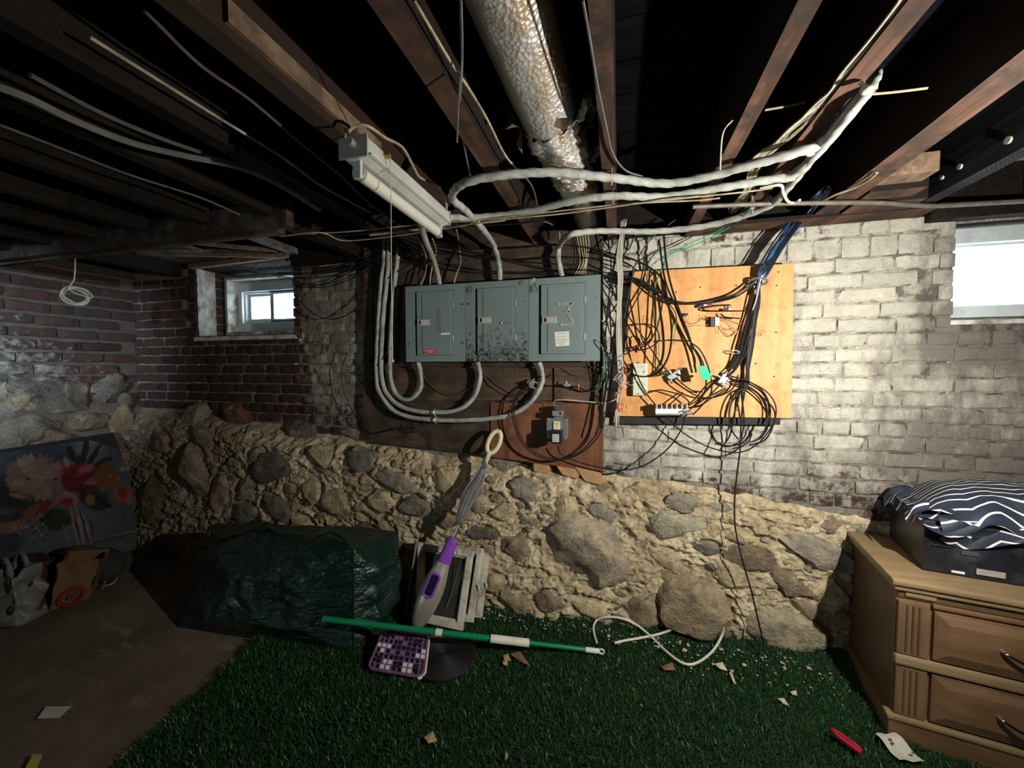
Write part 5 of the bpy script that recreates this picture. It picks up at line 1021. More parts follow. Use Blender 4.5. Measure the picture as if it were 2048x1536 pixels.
flake('cardboard_scrap', 'small tan scrap left of the dry leaf', [(1006, 1310), (1016, 1309), (1022, 1318), (1008, 1320)], M_CARD, .034); flake('cardboard_scrap', 'smallest tan scrap just below the one by the leaf', [(1004, 1322), (1015, 1321), (1016, 1329), (1006, 1329)], M_CARD, .034)
flake('dry_leaf', 'reddish brown scrap on grass below the white cable loop', [(1322, 1333), (1345, 1326), (1350, 1336), (1330, 1341)], M_LEAF, .034)
flake('plaster_flake', 'large white plaster flake on the grass right of the cable loop', [(1428, 1327), (1445, 1326), (1455, 1338), (1438, 1337)], M_PL, .034); flake('plaster_flake', 'thin white plaster flake below the large one', [(1458, 1345), (1464, 1346), (1472, 1365), (1466, 1364)], M_PL, .034)
flake('plaster_flake', 'white flake on the grass left of the shadowed wall corner', [(1580, 1383), (1592, 1382), (1596, 1388), (1584, 1389)], M_PL, .034); flake('plaster_flake', 'pale wood chip on the grass above the red clip', [(1555, 1396), (1568, 1398), (1580, 1410), (1564, 1406)], M_PL, .034)
# ---- green storage bag
t = NT('green_vinyl'); p = t.obj(); n = t.noise(p, 6, 4, .6, 1); n2 = t.noise(t.scale(p, (9, 9, 22)), 1, 4, .65, .8); dust = t.noise(p, 3, 5, .7)
c = t.mix(t.mr(n, .3, .7), (.002, .016, .012), (.004, .028, .020)); c = t.mix(t.mr(t.ma('ADD', dust, t.mr(t.xyz(p)[2], .25, .45, 0, .12)), .56, .72, 0, .45), c, (.045, .052, .044))
t.bump(t.ma('ADD', n2, t.ma('MULTIPLY', n, .6)), .8, .03); t.put(t.b.inputs['Roughness'], t.mr(dust, .4, .7, .22, .5)); M_BAG = t.fin(c, .3, 0, .6); t.put(t.b.inputs['Roughness'], t.mr(dust, .4, .7, .2, .5))
bag = thing('storage_bag', 'bulky dark green vinyl storage bag slumped against the stone wall', 'bag', (-1.7, 1.65, 0))
Bc = {(0, 0, 0): (-2.16, 1.40, .004), (1, 0, 0): (-1.175, 1.475, .004), (1, 1, 0): (-1.16, 1.82, .004), (0, 1, 0): (-2.26, 1.78, .004), (0, 0, 1): (-2.02, 1.50, .36), (1, 0, 1): (-1.185, 1.50, .485), (1, 1, 1): (-1.17, 1.85, .42), (0, 1, 1): (-2.40, 1.74, .36)}
Bc = {k: Vector(v) for k, v in Bc.items()}
def tri(u, v, w):
    r_ = Vector((0, 0, 0))
    for (a, b, c_), q in Bc.items(): r_ += q*((u if a else 1-u)*(v if b else 1-v)*(w if c_ else 1-w))
    return r_
def bagpt(u, v, w):
    q = tri(u, v, w); c_ = tri(.5, .5, .5); e = sorted([min(u, 1-u), min(v, 1-v), min(w, 1-w)]); f = 1-.0
    k = min(1, e[1]*4)                       # distance from nearest edge -> puff
    n_ = Vector((0, 0, 0)); eps = 1e-6
    if u < eps: n_ += Vector((-1, 0, 0))
    if u > 1-eps: n_ += Vector((1, 0, 0))
    if v < eps: n_ += Vector((0, -1, 0))
    if v > 1-eps: n_ += Vector((0, 1, 0))
    if w > 1-eps: n_ += Vector((0, 0, 1))
    if n_.length > 0: n_.normalize()
    puff = .062*k*(1 if not w < eps else 0); wr = .017*fbm(q.x, q.y*1.3, q.z, 3.2, 4)+.010*(1-2*abs(nz(q.x*1.2+q.z, q.y, q.z*1.4, 7)))*k+.007*sin(34*(q.z+.6*q.y)+6*nz(q.x, q.y, q.z, 4))*(sm(.7, 1, u))*k
    if w > 1-eps: wr += -.035*sm(.25, .6, u)*sm(1.0, .75, u)*k*abs(sin(3.2*v))
    q = q+n_*(puff+wr*min(1, .35+k)); q.z = max(q.z, .003+.014*0); return q
mb = MB()
for ax, s_ in ((0, 0), (0, 1), (1, 0), (1, 1), (2, 1), (2, 0)):
    nu, nv = (44, 44) if ax == 0 else (90, 44)
    def f(a, b, ax=ax, s_=s_):
        return bagpt(*((s_, a, b) if ax == 0 else (a, s_, b) if ax == 1 else (a, b, s_)))
    mb.grid(f, nu, nv)
bo = obj('body', mb, M_BAG, bag, smooth=2)
bm = bmesh.new(); bm.from_mesh(bo.data); bmesh.ops.remove_doubles(bm, verts=bm.verts[:], dist=.0012); bmesh.ops.recalc_face_normals(bm, faces=bm.faces[:]); bm.to_mesh(bo.data); bm.free(); bo.data.shade_smooth()
M_PIPE = simple('dark_green_piping', (.004, .024, .018), .35, var=.1)
for e in (((1, 0, 0), (1, 0, 1)), ((1, 0, 1), (1, 1, 1)), ((0, 0, 1), (1, 0, 1)), ((0, 1, 1), (1, 1, 1)), ((0, 0, 1), (0, 1, 1)), ((1, 1, 0), (1, 1, 1)), ((0, 0, 0), (0, 0, 1)), ((0, 0, 0), (1, 0, 0))):
    pts = [bagpt(*[a+(b-a)*k/16 for a, b in zip(*e)]) for k in range(17)]; obj('seam_piping', MB().tube(pts, .0045, 6, 3), M_PIPE, bag, smooth=True)
fl = MB(); fl.grid(lambda u, v: (lambda q: q+Vector((0, 0, .010+.006*sin(u*9))))(bagpt(.0+.42*u*(1-.25*v), .30+.66*v, 1) if True else 0), 20, 16); obj('loose_flap', fl, M_BAG, bag, smooth=2, fix=False)
obj('strap', MB().tube([bagpt(.72, .1, 1)+Vector((0, 0, .01)), bagpt(.80, .2, 1)+Vector((0, 0, .03)), bagpt(.9, .12, 1)+Vector((0, 0, .012)), bagpt(.985, .05, .97)], .007, 6, 5), M_PIPE, bag, smooth=True)
# ---- steam mop leaning on the wall
M_MOPS = simple('champagne_silver', (.58, .55, .46), .36, .6, .05, 20, spec=.6); M_PURP = simple('purple_plastic', (.24, .06, .46), .4, 0, .06); M_RING = simple('cream_plastic', (.60, .56, .36), .45, 0, .05)
A = Vector((-.958, 1.665, .035)); B = P(978, 910, y=1.945); ax = (B-A).normalized()
mop = thing('steam_mop', 'silver and purple steam mop with cream ring handle leaning on the stone wall', 'mop', A)
view = (C0-(A+B)/2).normalized(); sx_ = ax.cross(view).normalized(); nx_ = sx_.cross(ax).normalized()
L_ = (B-A).length
def on_axis(px, py):
    best = min(((Vector(proj(A+ax*(L_*k/400))[:2])-Vector((px, py))).length, k) for k in range(401)); return L_*best[1]/400
s_col0 = on_axis(888, 1120); s_top = on_axis(904, 1076)
prof = [(0, .006), (.01, .022), (.04, .034), (.10, .046), (.17, .056), (.25, .060), (.32, .057), (.40, .048), (.46, .038), (.50, .033)]
prof = [(a/.5*s_col0*.985, r_) for a, r_ in prof]
def loft(pr, n=28, k=.78):
    vs = []; fs = []
    ss = spline([Vector((a, r_, 0)) for a, r_ in pr], 5)
    for q in ss:
        for i in range(n): a = 2*pi*i/n; vs.append(A+ax*q.x+sx_*cos(a)*q.y+nx_*sin(a)*q.y*k)
    m = len(ss)
    for j in range(m-1):
        for i in range(n): fs.append((j*n+i, j*n+(i+1) % n, (j+1)*n+(i+1) % n, (j+1)*n+i))
    fs += [tuple(range(n-1, -1, -1)), tuple((m-1)*n+i for i in range(n))]; return MB().add(vs, fs)
body = obj('body', loft(prof), M_MOPS, mop, smooth=True)
obj('collar', loft([(s_col0*.97, .034), (s_col0*1.01, .035), (s_top*.97, .028), (s_top, .020)]), M_PURP, mop, smooth=True)
def rr_loop(cx, cs, hw, hs, r_, d, n=6):
    out = []
    for (a, b, t0) in ((1, 1, 0), (-1, 1, 90), (-1, -1, 180), (1, -1, 270)):
        for k in range(n+1): th = radians(t0+90*k/n); out.append(A+ax*(cs+b*(hs-r_)+r_*sin(th))+sx_*(cx+a*(hw-r_)+r_*cos(th))+nx_*d)
    return out
cs = on_axis(857, 1160)-.0; hx = -.012
hole = rr_loop(hx, cs, .020, .052, .014, .050); obj('grip_recess', MB().prism(hole, -nx_*.03), simple('grip_dark', (.01, .012, .03), .3, var=.1), body, smooth=False)
lp = rr_loop(hx, cs, .024, .056, .018, .0485); obj('grip_rim', MB().tube(lp+[lp[0], lp[1]], .0065, 8, 0), M_PURP, body, smooth=True)
s_tube = on_axis(922, 1040); obj('shaft', MB().cyl(A+ax*s_top*.97, A+ax*(L_*.97), .009, 14), simple('chromed_tube', (.7, .7, .68), .2, .9), mop, smooth=True)
hk = A+ax*(L_*.93); obj('cord_hook', MB().box((-.012, -.016, -.012), (.012, .016, .03), Matrix.Translation(hk+nx_*.015)), simple('grey_hook', (.10, .11, .12), .4), mop, bevel=.003)
hk2 = A+ax*(s_tube-.005); obj('cord_hook', MB().box((-.016, -.014, -.012), (.016, .014, .012), Matrix.Translation(hk2+nx_*.008)), simple('gold_bracket', (.30, .20, .08), .4, .3), mop, bevel=.003)
for i in range(11):
    f = (i-5)/5.0; w_ = .030*f; dep = .018*cos(f*1.5)
    pts = [hk+sx_*w_*.35+nx_*(.016+dep*.3), A+ax*(s_tube+.78*(L_*.93-s_tube))+sx_*(w_*.95+.004*sin(i))+nx_*(.014+dep), A+ax*(s_tube+.4*(L_*.93-s_tube))+sx_*(w_*1.15-.012)+nx_*(.014+dep), hk2+sx_*(w_*.6-.008)+nx_*(.012+dep*.4), hk2-ax*.012+sx_*(w_*.2)]
    obj('power_cord', MB().tube(pts, .0038, 6, 6), M_CGRY if i % 3 else simple('light_cord', (.24, .24, .25), .5), mop, smooth=True)
rc_ = P(988, 884, y=1.945); rad = .036
pts = [rc_+ax*(.062*cos(a))+sx_*(-.030*sin(a)) for a in [2*pi*k/28 for k in range(29)]]; obj('ring_handle', MB().tube(pts, .0125, 10, 0, cap=False), M_RING, mop, smooth=True)
obj('handle_neck', MB().tube([rc_-ax*.055, rc_-ax*.085, A+ax*L_*.93], lambda t_: .015-.004*t_, 10, 4), M_RING, mop, smooth=True)
# ---- old storm window sashes leaning on the wall
t = NT('pane_dusty'); p = t.obj(); n = t.noise(p, 12, 4); c = t.mix(n, (.020, .022, .018), (.06, .062, .05)); M_DGL = t.fin(c, .12, 0, .6)
M_WFR = wood('chipped_white_paint', (.58, .55, .45), (.72, .69, .58), .65, 2, 1, .3, (.30, .26, .2), spec=.3)
def sash_q(tl, tr_, br, bl_, lab, hasp=True, w=.032, mat=None, th=.026):
    c4 = [Vector(v) for v in (tl, tr_, br, bl_)]; root = thing('storm_window', lab, 'window sash', (c4[2]+c4[3])/2)
    n_ = (c4[1]-c4[0]).cross(c4[3]-c4[0]).normalized(); cen = sum(c4, Vector())/4
    if n_.y > 0: n_ = -n_
    def ins(v, d): 
        i = c4.index(v); a = (c4[(i+1) % 4]-v).normalized(); b = (c4[i-1]-v).normalized(); return v+(a+b)*d
    inn = [ins(v, w) for v in c4]; i2 = [ins(v, w+.009) for v in c4]
    for i in range(4):
        j = (i+1) % 4; mb = MB().prism([c4[i], c4[j], inn[j], inn[i]], n_*th); r_ = obj('rail' if i in (0, 2) else 'stile', mb, mat or M_WFR, root, bevel=.003)
        mb = MB().prism([inn[i], inn[j], i2[j], i2[i]], n_*(th*.55)); obj('glazing_bead', mb, mat or M_WFR, r_)
    obj('pane', MB().prism(inn, n_*.004), M_DGL, root)
    if hasp:
        m_ = (c4[1]*.45+c4[2]*.55); obj('latch', MB().tube([m_+n_*th+Vector((.004, 0, .02)), m_+n_*(th+.006)+Vector((.012, 0, 0)), m_+n_*th+Vector((.004, 0, -.02))], .005, 8, 4), M_RING, root, smooth=True)
    return root
sash_q(P(885, 1092, y=1.985), P(982, 1098, y=1.985), P(965, 1236, z=.02), P(872, 1228, z=.02), 'rearmost of the white storm sashes leaning on the stone wall')
sash_q(P(868, 1088, y=1.955), P(969, 1098, y=1.955), P(948, 1245, z=.02), P(858, 1236, z=.02), 'middle white storm sash in the leaning stack')
sash_q(P(839, 1086, y=1.915), P(949, 1103, y=1.915), P(927, 1261, z=.02), P(835, 1241, z=.02), 'front white storm sash, partly behind the steam mop', False)
sash_q(P(829, 1082, y=1.90), P(846, 1084, y=1.93), P(838, 1236, z=.02), P(807, 1228, z=.02), 'narrow grey sash edge behind the green bag', False, .012, wood('grey_sash', (.13, .12, .10), (.22, .20, .17), .6, 2))
wire('wire_rod', 'thin stiff wire leaning in front of the storm windows', [(968, 900, 1.93), (960, 990, 1.90), (925, 1110, 1.85), (905, 1180, 1.80), (893, 1215, 1.76)], .0017, M_CGRY, 'wire')
# ---- green telescopic pole
Pp = P(648, 1238, y=1.405); Pq = P(1203, 1303, z=.035); dv = Pq-Pp
def pf(px):
    best = min((abs(proj(Pp+dv*k/500)[0]-px), k) for k in range(501)); return Pp+dv*best[1]/500
pole = thing('telescopic_pole', 'green telescopic pole with white foam grip lying across the grass', 'pole', (Pp+Pq)/2); M_GP = simple('green_enamel', (.005, .21, .085), .3, 0, .05)
obj('outer_tube', MB().cyl(Pp, pf(985), .0125, 16), M_GP, pole, smooth=True); obj('inner_tube', MB().cyl(pf(1050), pf(1180), .0095, 16), M_GP, pole, smooth=True)
obj('lock_collar', MB().cyl(pf(871), pf(885), .0155, 16), simple('white_clip', (.62, .64, .58), .5), pole, smooth=True)
obj('end_cap', MB().cyl(Pp-(dv.normalized()*.004), Pp+dv.normalized()*.006, .014, 14), M_GP, pole, smooth=True)
g = MB().tube([pf(981), pf(984), pf(1020), pf(1055), pf(1059)], lambda t_: .0175+.004*(abs(t_-.5) > .46), 16, 4); obj('grip', g, simple('white_foam', (.68, .66, .56), .7), pole, smooth=True)
obj('tip', MB().cyl(pf(1171), pf(1198), .0115, 14), simple('white_tip', (.66, .66, .60), .45), pole, smooth=True); e = pf(1203); obj('hanging_eye', MB().tube([e+Vector((.011*cos(a), 0, .011*sin(a))) for a in [2*pi*k/12 for k in range(13)]], .004, 6, 0), simple('white_tip', (.66, .66, .60), .45), pole, smooth=True)
# ---- purple mop base plate, underside facing up
M_PT = simple('mauve_translucent', (.17, .085, .165), .22, 0, .15, 30, spec=.6); M_PTL = simple('lilac_plastic', (.24, .12, .27), .3, 0, .1); M_PWT = simple('white_plastic2', (.66, .63, .62), .4, var=.05)
K = [P(768, 1256, z=.10), P(856, 1270, z=.085), P(846, 1352, z=.045), P(735, 1334, z=.045)]
def bq(u, v, d=0):
    q = K[0]*(1-u)*(1-v)+K[1]*u*(1-v)+K[2]*u*v+K[3]*(1-u)*v; return q+nb*d
nb = (K[1]-K[0]).cross(K[3]-K[0]).normalized(); nb = -nb if nb.z < 0 else nb
mh = thing('mop_head', 'purple plastic steam mop base lying upturned on the grass, gridded underside showing', 'mop head', bq(.5, .5, -.05))
def rquad(r_, n=5, bow=.03):
    out = []
    for (cu, cv, t0) in ((1-r_, r_, -90), (1-r_, 1-r_, 0), (r_, 1-r_, 90), (r_, r_, 180)):
        for k in range(n+1): a = radians(t0+90*k/n); out.append((cu+r_*cos(a), cv+r_*sin(a)))
    return out
rim = rquad(.13); obj('base_plate', MB().prism([bq(a, b, -.014) for a, b in rim], -nb*.006), M_PT, mh, smooth=False)
obj('rim', MB().tube([bq(a, b, -.008) for a, b in rim+[rim[0], rim[1]]], .0065, 8, 0), M_PT, mh, smooth=True)
obj('white_edge', MB().tube([bq(a, b, -.014) for a, b in rim[2:11]], .0105, 8, 3), M_PWT, mh, smooth=True)
NUg, NVg = 10, 8
for i in range(1, NUg): obj('lattice_bar', MB().beam(bq(i/NUg, .05, -.004), bq(i/NUg, .95, -.004), .0019, .012, nb), M_PTL, mh)
for j in range(1, NVg): obj('lattice_bar', MB().beam(bq(.05, j/NVg, -.004), bq(.95, j/NVg, -.004), .0019, .012, nb), M_PTL, mh)
def cell(i, j, name, m, w=1, h=1, d=.0015): mb = MB().prism([bq((i+.12)/NUg, (j+.12)/NVg, d), bq((i+w-.12)/NUg, (j+.12)/NVg, d), bq((i+w-.12)/NUg, (j+h-.12)/NVg, d), bq((i+.12)/NUg, (j+h-.12)/NVg, d)], -nb*.006); return obj(name, mb, m, mh, bevel=.0008)
for i, j in ((1, .6), (7.4, 1.4), (1, 5.6), (4.6, 6.2), (8, 6.2)): c_ = cell(i, j, 'foot_pad', M_BLK, 1.1, 1.2, .005); obj('pad_screw', MB().ball(bq((i+.55)/NUg, (j+.65)/NVg, .006), .0018, 6, 4), M_ZINC, c_)
for i, j in ((3, 1), (5, 2), (3, 4), (5, 4.0), (4, 1)): cell(i, j, 'lilac_tile', M_PTL)
for i, j in ((1, 3), (2, 3), (0, 3), (1, 4), (2.2, 6), (3.2, 6), (2, 7), (3, 7), (6, 6), (7, 6), (7, 7), (6, 7), (8, 4), (9, 4), (9, 3)): cell(i, j, 'pale_tile', M_PWT)
for i, j in ((4, 2), (5, 3), (6, 3), (4, 3), (6, 2), (6, 4), (5, 5), (4, 5), (3, 3), (7, 3), (5, 1), (6, 1)): cell(i, j, 'dark_tile', M_SLOT)
# ---- black coiled round mat
bmt = thing('round_mat', 'black coiled ribbed round rubber mat on the grass under the green pole', 'mat', P(888, 1308, z=.03)); cm = P(888, 1309, z=.034); M_RUB2 = simple('black_rubber', (.016, .014, .016), .55, var=.3, sc=200)
obj('disc', MB().cyl(cm-Vector((0, 0, .008)), cm-Vector((0, 0, .002)), .145, 48), M_RUB2, bmt, smooth=True)
for k in range(13):
    r_ = .012+.0108*k; n = max(12, int(r_*420)); pts = [cm+Vector((r_*cos(a), r_*sin(a), .002*(i % 2))) for i, a in enumerate([2*pi*i/n for i in range(n+1)])]; obj('ribbed_ring', MB().tube(pts, .0042, 5, 0, cap=False), M_RUB2, bmt, smooth=2)
# ---- white looped cable
def FW(px, py, z=.03, ymax=1.955):
    q = P(px, py, z=z); return q if q.y < ymax else P(px, py, y=ymax)
lp = [(1195, 1289), (1190, 1275), (1187, 1255), (1194, 1240), (1215, 1234), (1245, 1237), (1275, 1251), (1305, 1276), (1335, 1305), (1368, 1327), (1395, 1325), (1425, 1302), (1443, 1272), (1446, 1250), (1432, 1237), (1400, 1236), (1365, 1249), (1325, 1266), (1280, 1276), (1250, 1281), (1229, 1286)]
mb = MB().tube([FW(a, b, .034) for a, b in lp], .0055, 8, 6); lc = obj('looped_cable', mb, simple('ivory_cable', (.66, .63, .50), .5, var=.05), smooth=True); tag(lc, 'stiff cream cable lying in a figure-eight loop on the grass', 'cable')
obj('black_ferrule', MB().tube([FW(1195, 1288, .034), FW(1197, 1297, .034)], .0055, 8, 0), M_BLK, lc, smooth=True)

# ---- nightstand
Q = Vector((.955, 1.642, 0)); th = radians(-9.5); e1 = Vector((cos(th), sin(th), 0)); e2 = Vector((-sin(th), cos(th), 0)); MQ = Matrix(((e1.x, e2.x, 0, Q.x), (e1.y, e2.y, 0, Q.y), (0, 0, 1, 0), (0, 0, 0, 1)))
ns = thing('nightstand', 'honey oak two-drawer nightstand with chrome bow handles at right', 'nightstand', Q+e1*.36+e2*.2)
def oak(nm, a, b, ax_): return wood(nm, a, b, .42, ax_, .9, .12, spec=.4)
M_OAK = oak('honey_oak', (.17, .095, .045), (.25, .145, .075), 0); M_OAKV = oak('honey_oak_vertical', (.18, .105, .052), (.26, .155, .083), 2); M_OAKT = oak('oak_top', (.29, .195, .10), (.37, .26, .145), 0); M_OAKD = oak('oak_shaded', (.11, .066, .036), (.155, .097, .055), 2)  # darker oak copy puts shade into the side, frieze and flutes
NW, ND = .74, .42
def nb_(name, a, b, m, parent=None, bev=.003): return obj(name, MB().box(a, b, MQ), m, parent or ns, bevel=bev)
nb_('side_panel', (0, .012, .03), (.018, ND, .555), M_OAKD); nb_('side_panel', (NW-.018, .012, .03), (NW, ND, .555), M_OAKD); nb_('back_panel', (.018, ND-.01, .05), (NW-.018, ND, .555), M_OAKD)
nb_('carcass_front', (.0, .002, .09), (NW, .02, .555), M_OAK, bev=.001)
top = obj('top', MB().box((-.022, -.026, .572), (NW+.022, ND+.0, .594), MQ), M_OAKT, ns, bevel=.007); obj('top_moulding', MB().box((-.012, -.016, .552), (NW+.012, ND, .573), MQ), M_OAKT, ns, bevel=.006)
nb_('plinth', (-.014, -.016, .0), (NW+.014, ND, .085), M_OAK, bev=.004); nb_('plinth_moulding', (-.020, -.022, .085), (NW+.02, .02, .102), M_OAKT, bev=.006)
for px_ in (.0, NW-.085):
    for (z0, z1) in ((.325, .515), (.104, .285)):
        ps_ = nb_('pilaster', (px_+.002, -.010, z0), (px_+.085, .004, z1), M_OAKV, bev=.004)
        for k in range(3): x_ = px_+.026+.016*k; obj('flute', MB().tube([MQ @ Vector((x_, -.010, z0+.012)), MQ @ Vector((x_, -.010, z1-.012))], .0035, 8, 0), M_OAKD, ps_, smooth=True)
nb_('frieze', (.002, -.004, .525), (NW-.002, .004, .552), M_OAKD, bev=.002); nb_('frieze_block', (.02, -.009, .532), (.10, -.002, .547), M_OAKT, bev=.003)
nb_('rail', (-.004, -.018, .287), (NW+.004, .004, .322), M_OAKT, bev=.009); nb_('rail', (.09, -.012, .508), (NW-.09, .004, .522), M_OAK, bev=.004)
for k, (z0, z1) in enumerate(((.330, .500), (.112, .278))):
    dr = nb_('drawer', (.095, -.012, z0), (NW-.095, .002, z1), M_OAK, bev=.002); dr['label'] = ('upper' if k == 0 else 'lower')+' drawer front with raised panel'
    mb = MB(); x0, x1 = .10, NW-.10; i_ = .028; mb.add([MQ @ Vector(v) for v in ((x0, -.013, z0+.005), (x1, -.013, z0+.005), (x1, -.013, z1-.005), (x0, -.013, z1-.005), (x0+i_, -.024, z0+.005+i_), (x1-i_, -.024, z0+.005+i_), (x1-i_, -.024, z1-.005-i_), (x0+i_, -.024, z1-.005-i_))],
        [(0, 1, 5, 4), (1, 2, 6, 5), (2, 3, 7, 6), (3, 0, 4, 7), (4, 5, 6, 7)]); obj('raised_panel', mb, M_OAK, dr)
    xc, zc = .37-.055, (z0+z1)/2+.0
    hp = [MQ @ Vector(v) for v in ((xc-.065, -.022, zc+.004), (xc-.06, -.036, zc+.002), (xc-.03, -.046, zc-.010), (xc, -.049, zc-.014), (xc+.03, -.046, zc-.010), (xc+.06, -.036, zc+.002), (xc+.065, -.022, zc+.004))]
    obj('handle', MB().tube(hp, lambda t_: .0055-.001*sin(pi*t_), 10, 5), simple('chrome', (.75, .74, .72), .12, 1.0, .02), dr, smooth=True, label='chrome bow handle')
# ---- black file case on the nightstand
K0 = P(1845, 1140, z=.596); K1 = P(1768, 1062, z=.596); sd = (K1-K0); sd.z = 0; fd = Vector((.985, -.17, 0)); sd = sd.normalized()*.322
M_CASE = simple('black_case', (.012, .013, .018), .38, 0, .3, 30, .15, .5, dirt=(.04, .045, .05))
case = thing('storage_case', 'black plastic case with small silver labels on the nightstand', 'case', K0+sd*.5+fd*.2)
hC = .185; C4 = [K0, K0+fd*.46, K0+fd*.46+sd, K0+sd]; obj('shell', MB().prism([q+Vector((0, 0, .001)) for q in C4], (0, 0, hC-.03)), M_CASE, case, bevel=.006)
cc_ = sum(C4, Vector())/4; obj('lid', MB().prism([cc_+(q-cc_)*1.012+Vector((0, 0, hC-.034)) for q in C4], (0, 0, .034)), M_CASE, case, bevel=.006)
nF = Vector((fd.y, -fd.x, 0)); nF = -nF if nF.y > 0 else nF
def front(u, z): return K0+fd*u+Vector((0, 0, z))
def plaq(nm, u0, u1, z0, z1, m, d=.004): mb = MB().prism([front(u0, z0)+nF*.001, front(u1, z0)+nF*.001, front(u1, z1)+nF*.001, front(u0, z1)+nF*.001], nF*d); return obj(nm, mb, m, case, bevel=.001)
M_CHP = simple('silver_plaque', (.55, .54, .47), .35, .4); plaq('logo_badge', .073, .107, .010, .018, simple('white_badge', (.72, .72, .68), .5)); pl_ = plaq('label_plate', .135, .205, .018, .038, M_CHP); plaq('latch', .095, .14, .080, .094, simple('dim_latch', (.12, .13, .15), .3, .5)); 
mb = MB().prism([front(.140, .026)+nF*.0055, front(.160, .024)+nF*.0055, front(.160, .031)+nF*.0055, front(.140, .033)+nF*.0055], nF*.0003); obj('printing', mb, M_PRINT, pl_)
for k in range(3): plaq('rib', .02+.004*k, .075+.006*k, .098+.012*k, .101+.012*k, M_CASE, .006)
# ---- chevron fabric bundle on the case
t = NT('chevron_fabric'); uvn = t.n('ShaderNodeUVMap'); X = t.xyz(uvn.outputs[0]); tri_ = t.ma('PINGPONG', X[0], .5); ph = t.ma('FRACT', t.ma('ADD', X[1], t.ma('MULTIPLY', tri_, 1.35))); st = t.ma('COMPARE', ph, .5); st.node.inputs[2].default_value = .085
n = t.noise(t.obj(), 25, 3); c = t.mix(st, t.mix(n, (.010, .014, .028), (.028, .038, .065)), (.74, .74, .68)); M_CHEV = t.fin(c, .6, 0, .4)
def cloth(name, fn, nu, nv, us, vs_, parent, mat):
    mb = MB().grid(fn, nu, nv); o = obj(name, mb, mat, parent, smooth=2, fix=False); uv = o.data.uv_layers.new(name='UVMap')
    for poly in o.data.polygons:
        for li in poly.loop_indices:
            vi = o.data.loops[li].vertex_index; uv.data[li].uv = ((vi % (nu+1))/nu*us, (vi//(nu+1))/nv*vs_)
    return o
cb = thing('folded_garment', 'navy fabric bundle with white zigzag stripes heaped on the black case', 'fabric', cc_+Vector((0, 0, hC)))
zt = .596+hC
def f1(u, v):
    # u along wall to the right, v from back to the front edge
    q = C4[3]+(C4[0]-C4[3])*v*1.02+fd*(u*.60-.012)
    hump = .085*sin(pi*min(1, v*1.0+.03))**.5*sm(0, .22, u) if v < 1 else 0
    z = zt+.012+.03*sm(.0, .5, u)+hump+.010*fbm(q.x, q.y, 0, 9, 3)
    if v > .80: z -= (v-.80)*.35*(.4+.6*sm(.1, .9, u)+.3*sin(u*17))
    q = q+nF*(.03*sm(.8, 1, v)*(1+.5*sin(u*13))); return Vector((q.x, q.y, max(z, zt-.07*sm(.85, 1, v))))
cloth('outer_fold', f1, 100, 70, 4.4, 14, cb, M_CHEV)
def f2(u, v):
    q = C4[3]+(C4[0]-C4[3])*(v*.98+.0)+fd*(u*.22-.022-.012*sin(v*9)); return Vector((q.x, q.y, zt+.006+.030*sin(pi*min(1, u*1.3))+.012*sin(v*26+u*6)+.008*fbm(q.x, q.y, 3, 14, 2)-.03*sm(.12, 0, u)))
cloth('under_fold', f2, 40, 80, 1.5, 9, cb, M_CHEV)
def f3(u, v):
    q = C4[0]+fd*(.03+u*.30)+nF*(.012+.02*sin(u*8+v*3)+.01*v); return Vector((q.x, q.y, zt+.02-v*(.075+.03*sin(u*7))))
cloth('draped_edge', f3, 50, 30, 3, 2.2, cb, M_CHEV)
# ---- red clip and paper on grass
cl = thing('red_clip', 'red plastic clip lying open on the grass near the nightstand', 'clip', P(1690, 1485, z=.03)); M_RED = simple('red_plastic_clip', (.50, .02, .05), .35, 0, .05)
a0, a1 = P(1660, 1460, z=.055), P(1723, 1506, z=.04); dd = (a1-a0).normalized(); sdv = dd.cross(Vector((0, 0, 1)))
for s_ in (-1, 1): obj('jaw', MB().prism([a0+sdv*s_*.002, a0+dd*.02+sdv*s_*.012, a1-dd*.006+sdv*s_*.013, a1+sdv*s_*.006, a1+sdv*s_*.002, a0+dd*.03+sdv*s_*.004], (0, 0, .010)), M_RED, cl, bevel=.002)
obj('spine', MB().beam(a0+Vector((0, 0, .002)), a1+Vector((0, 0, .002)), .006, .006), M_RED, cl, bevel=.001)
pp = MB(); c4 = [P(1750, 1467, z=.035), P(1792, 1466, z=.038), P(1850, 1526, z=.03), P(1800, 1522, z=.032)]
pp.grid(lambda u, v: c4[0]*(1-u)*(1-v)+c4[1]*u*(1-v)+c4[2]*u*v+c4[3]*(1-u)*v+Vector((0, 0, .005*sin(v*7)+.003*sin(u*9))), 10, 16); pr_ = obj('paper_sheet', pp, simple('cream_paper', (.55, .55, .47), .85, var=.08, sc=30), smooth=2, fix=False); tag(pr_, 'torn white paper sheet on the grass beside the nightstand foot', 'paper')
for a, b in ((1781, 1479), (1786, 1486), (1826, 1506)): q = P(a, b, z=.045); obj('stain', MB().cyl(q, q+Vector((0, 0, .0006)), .005, 8), M_LEAF, pr_)
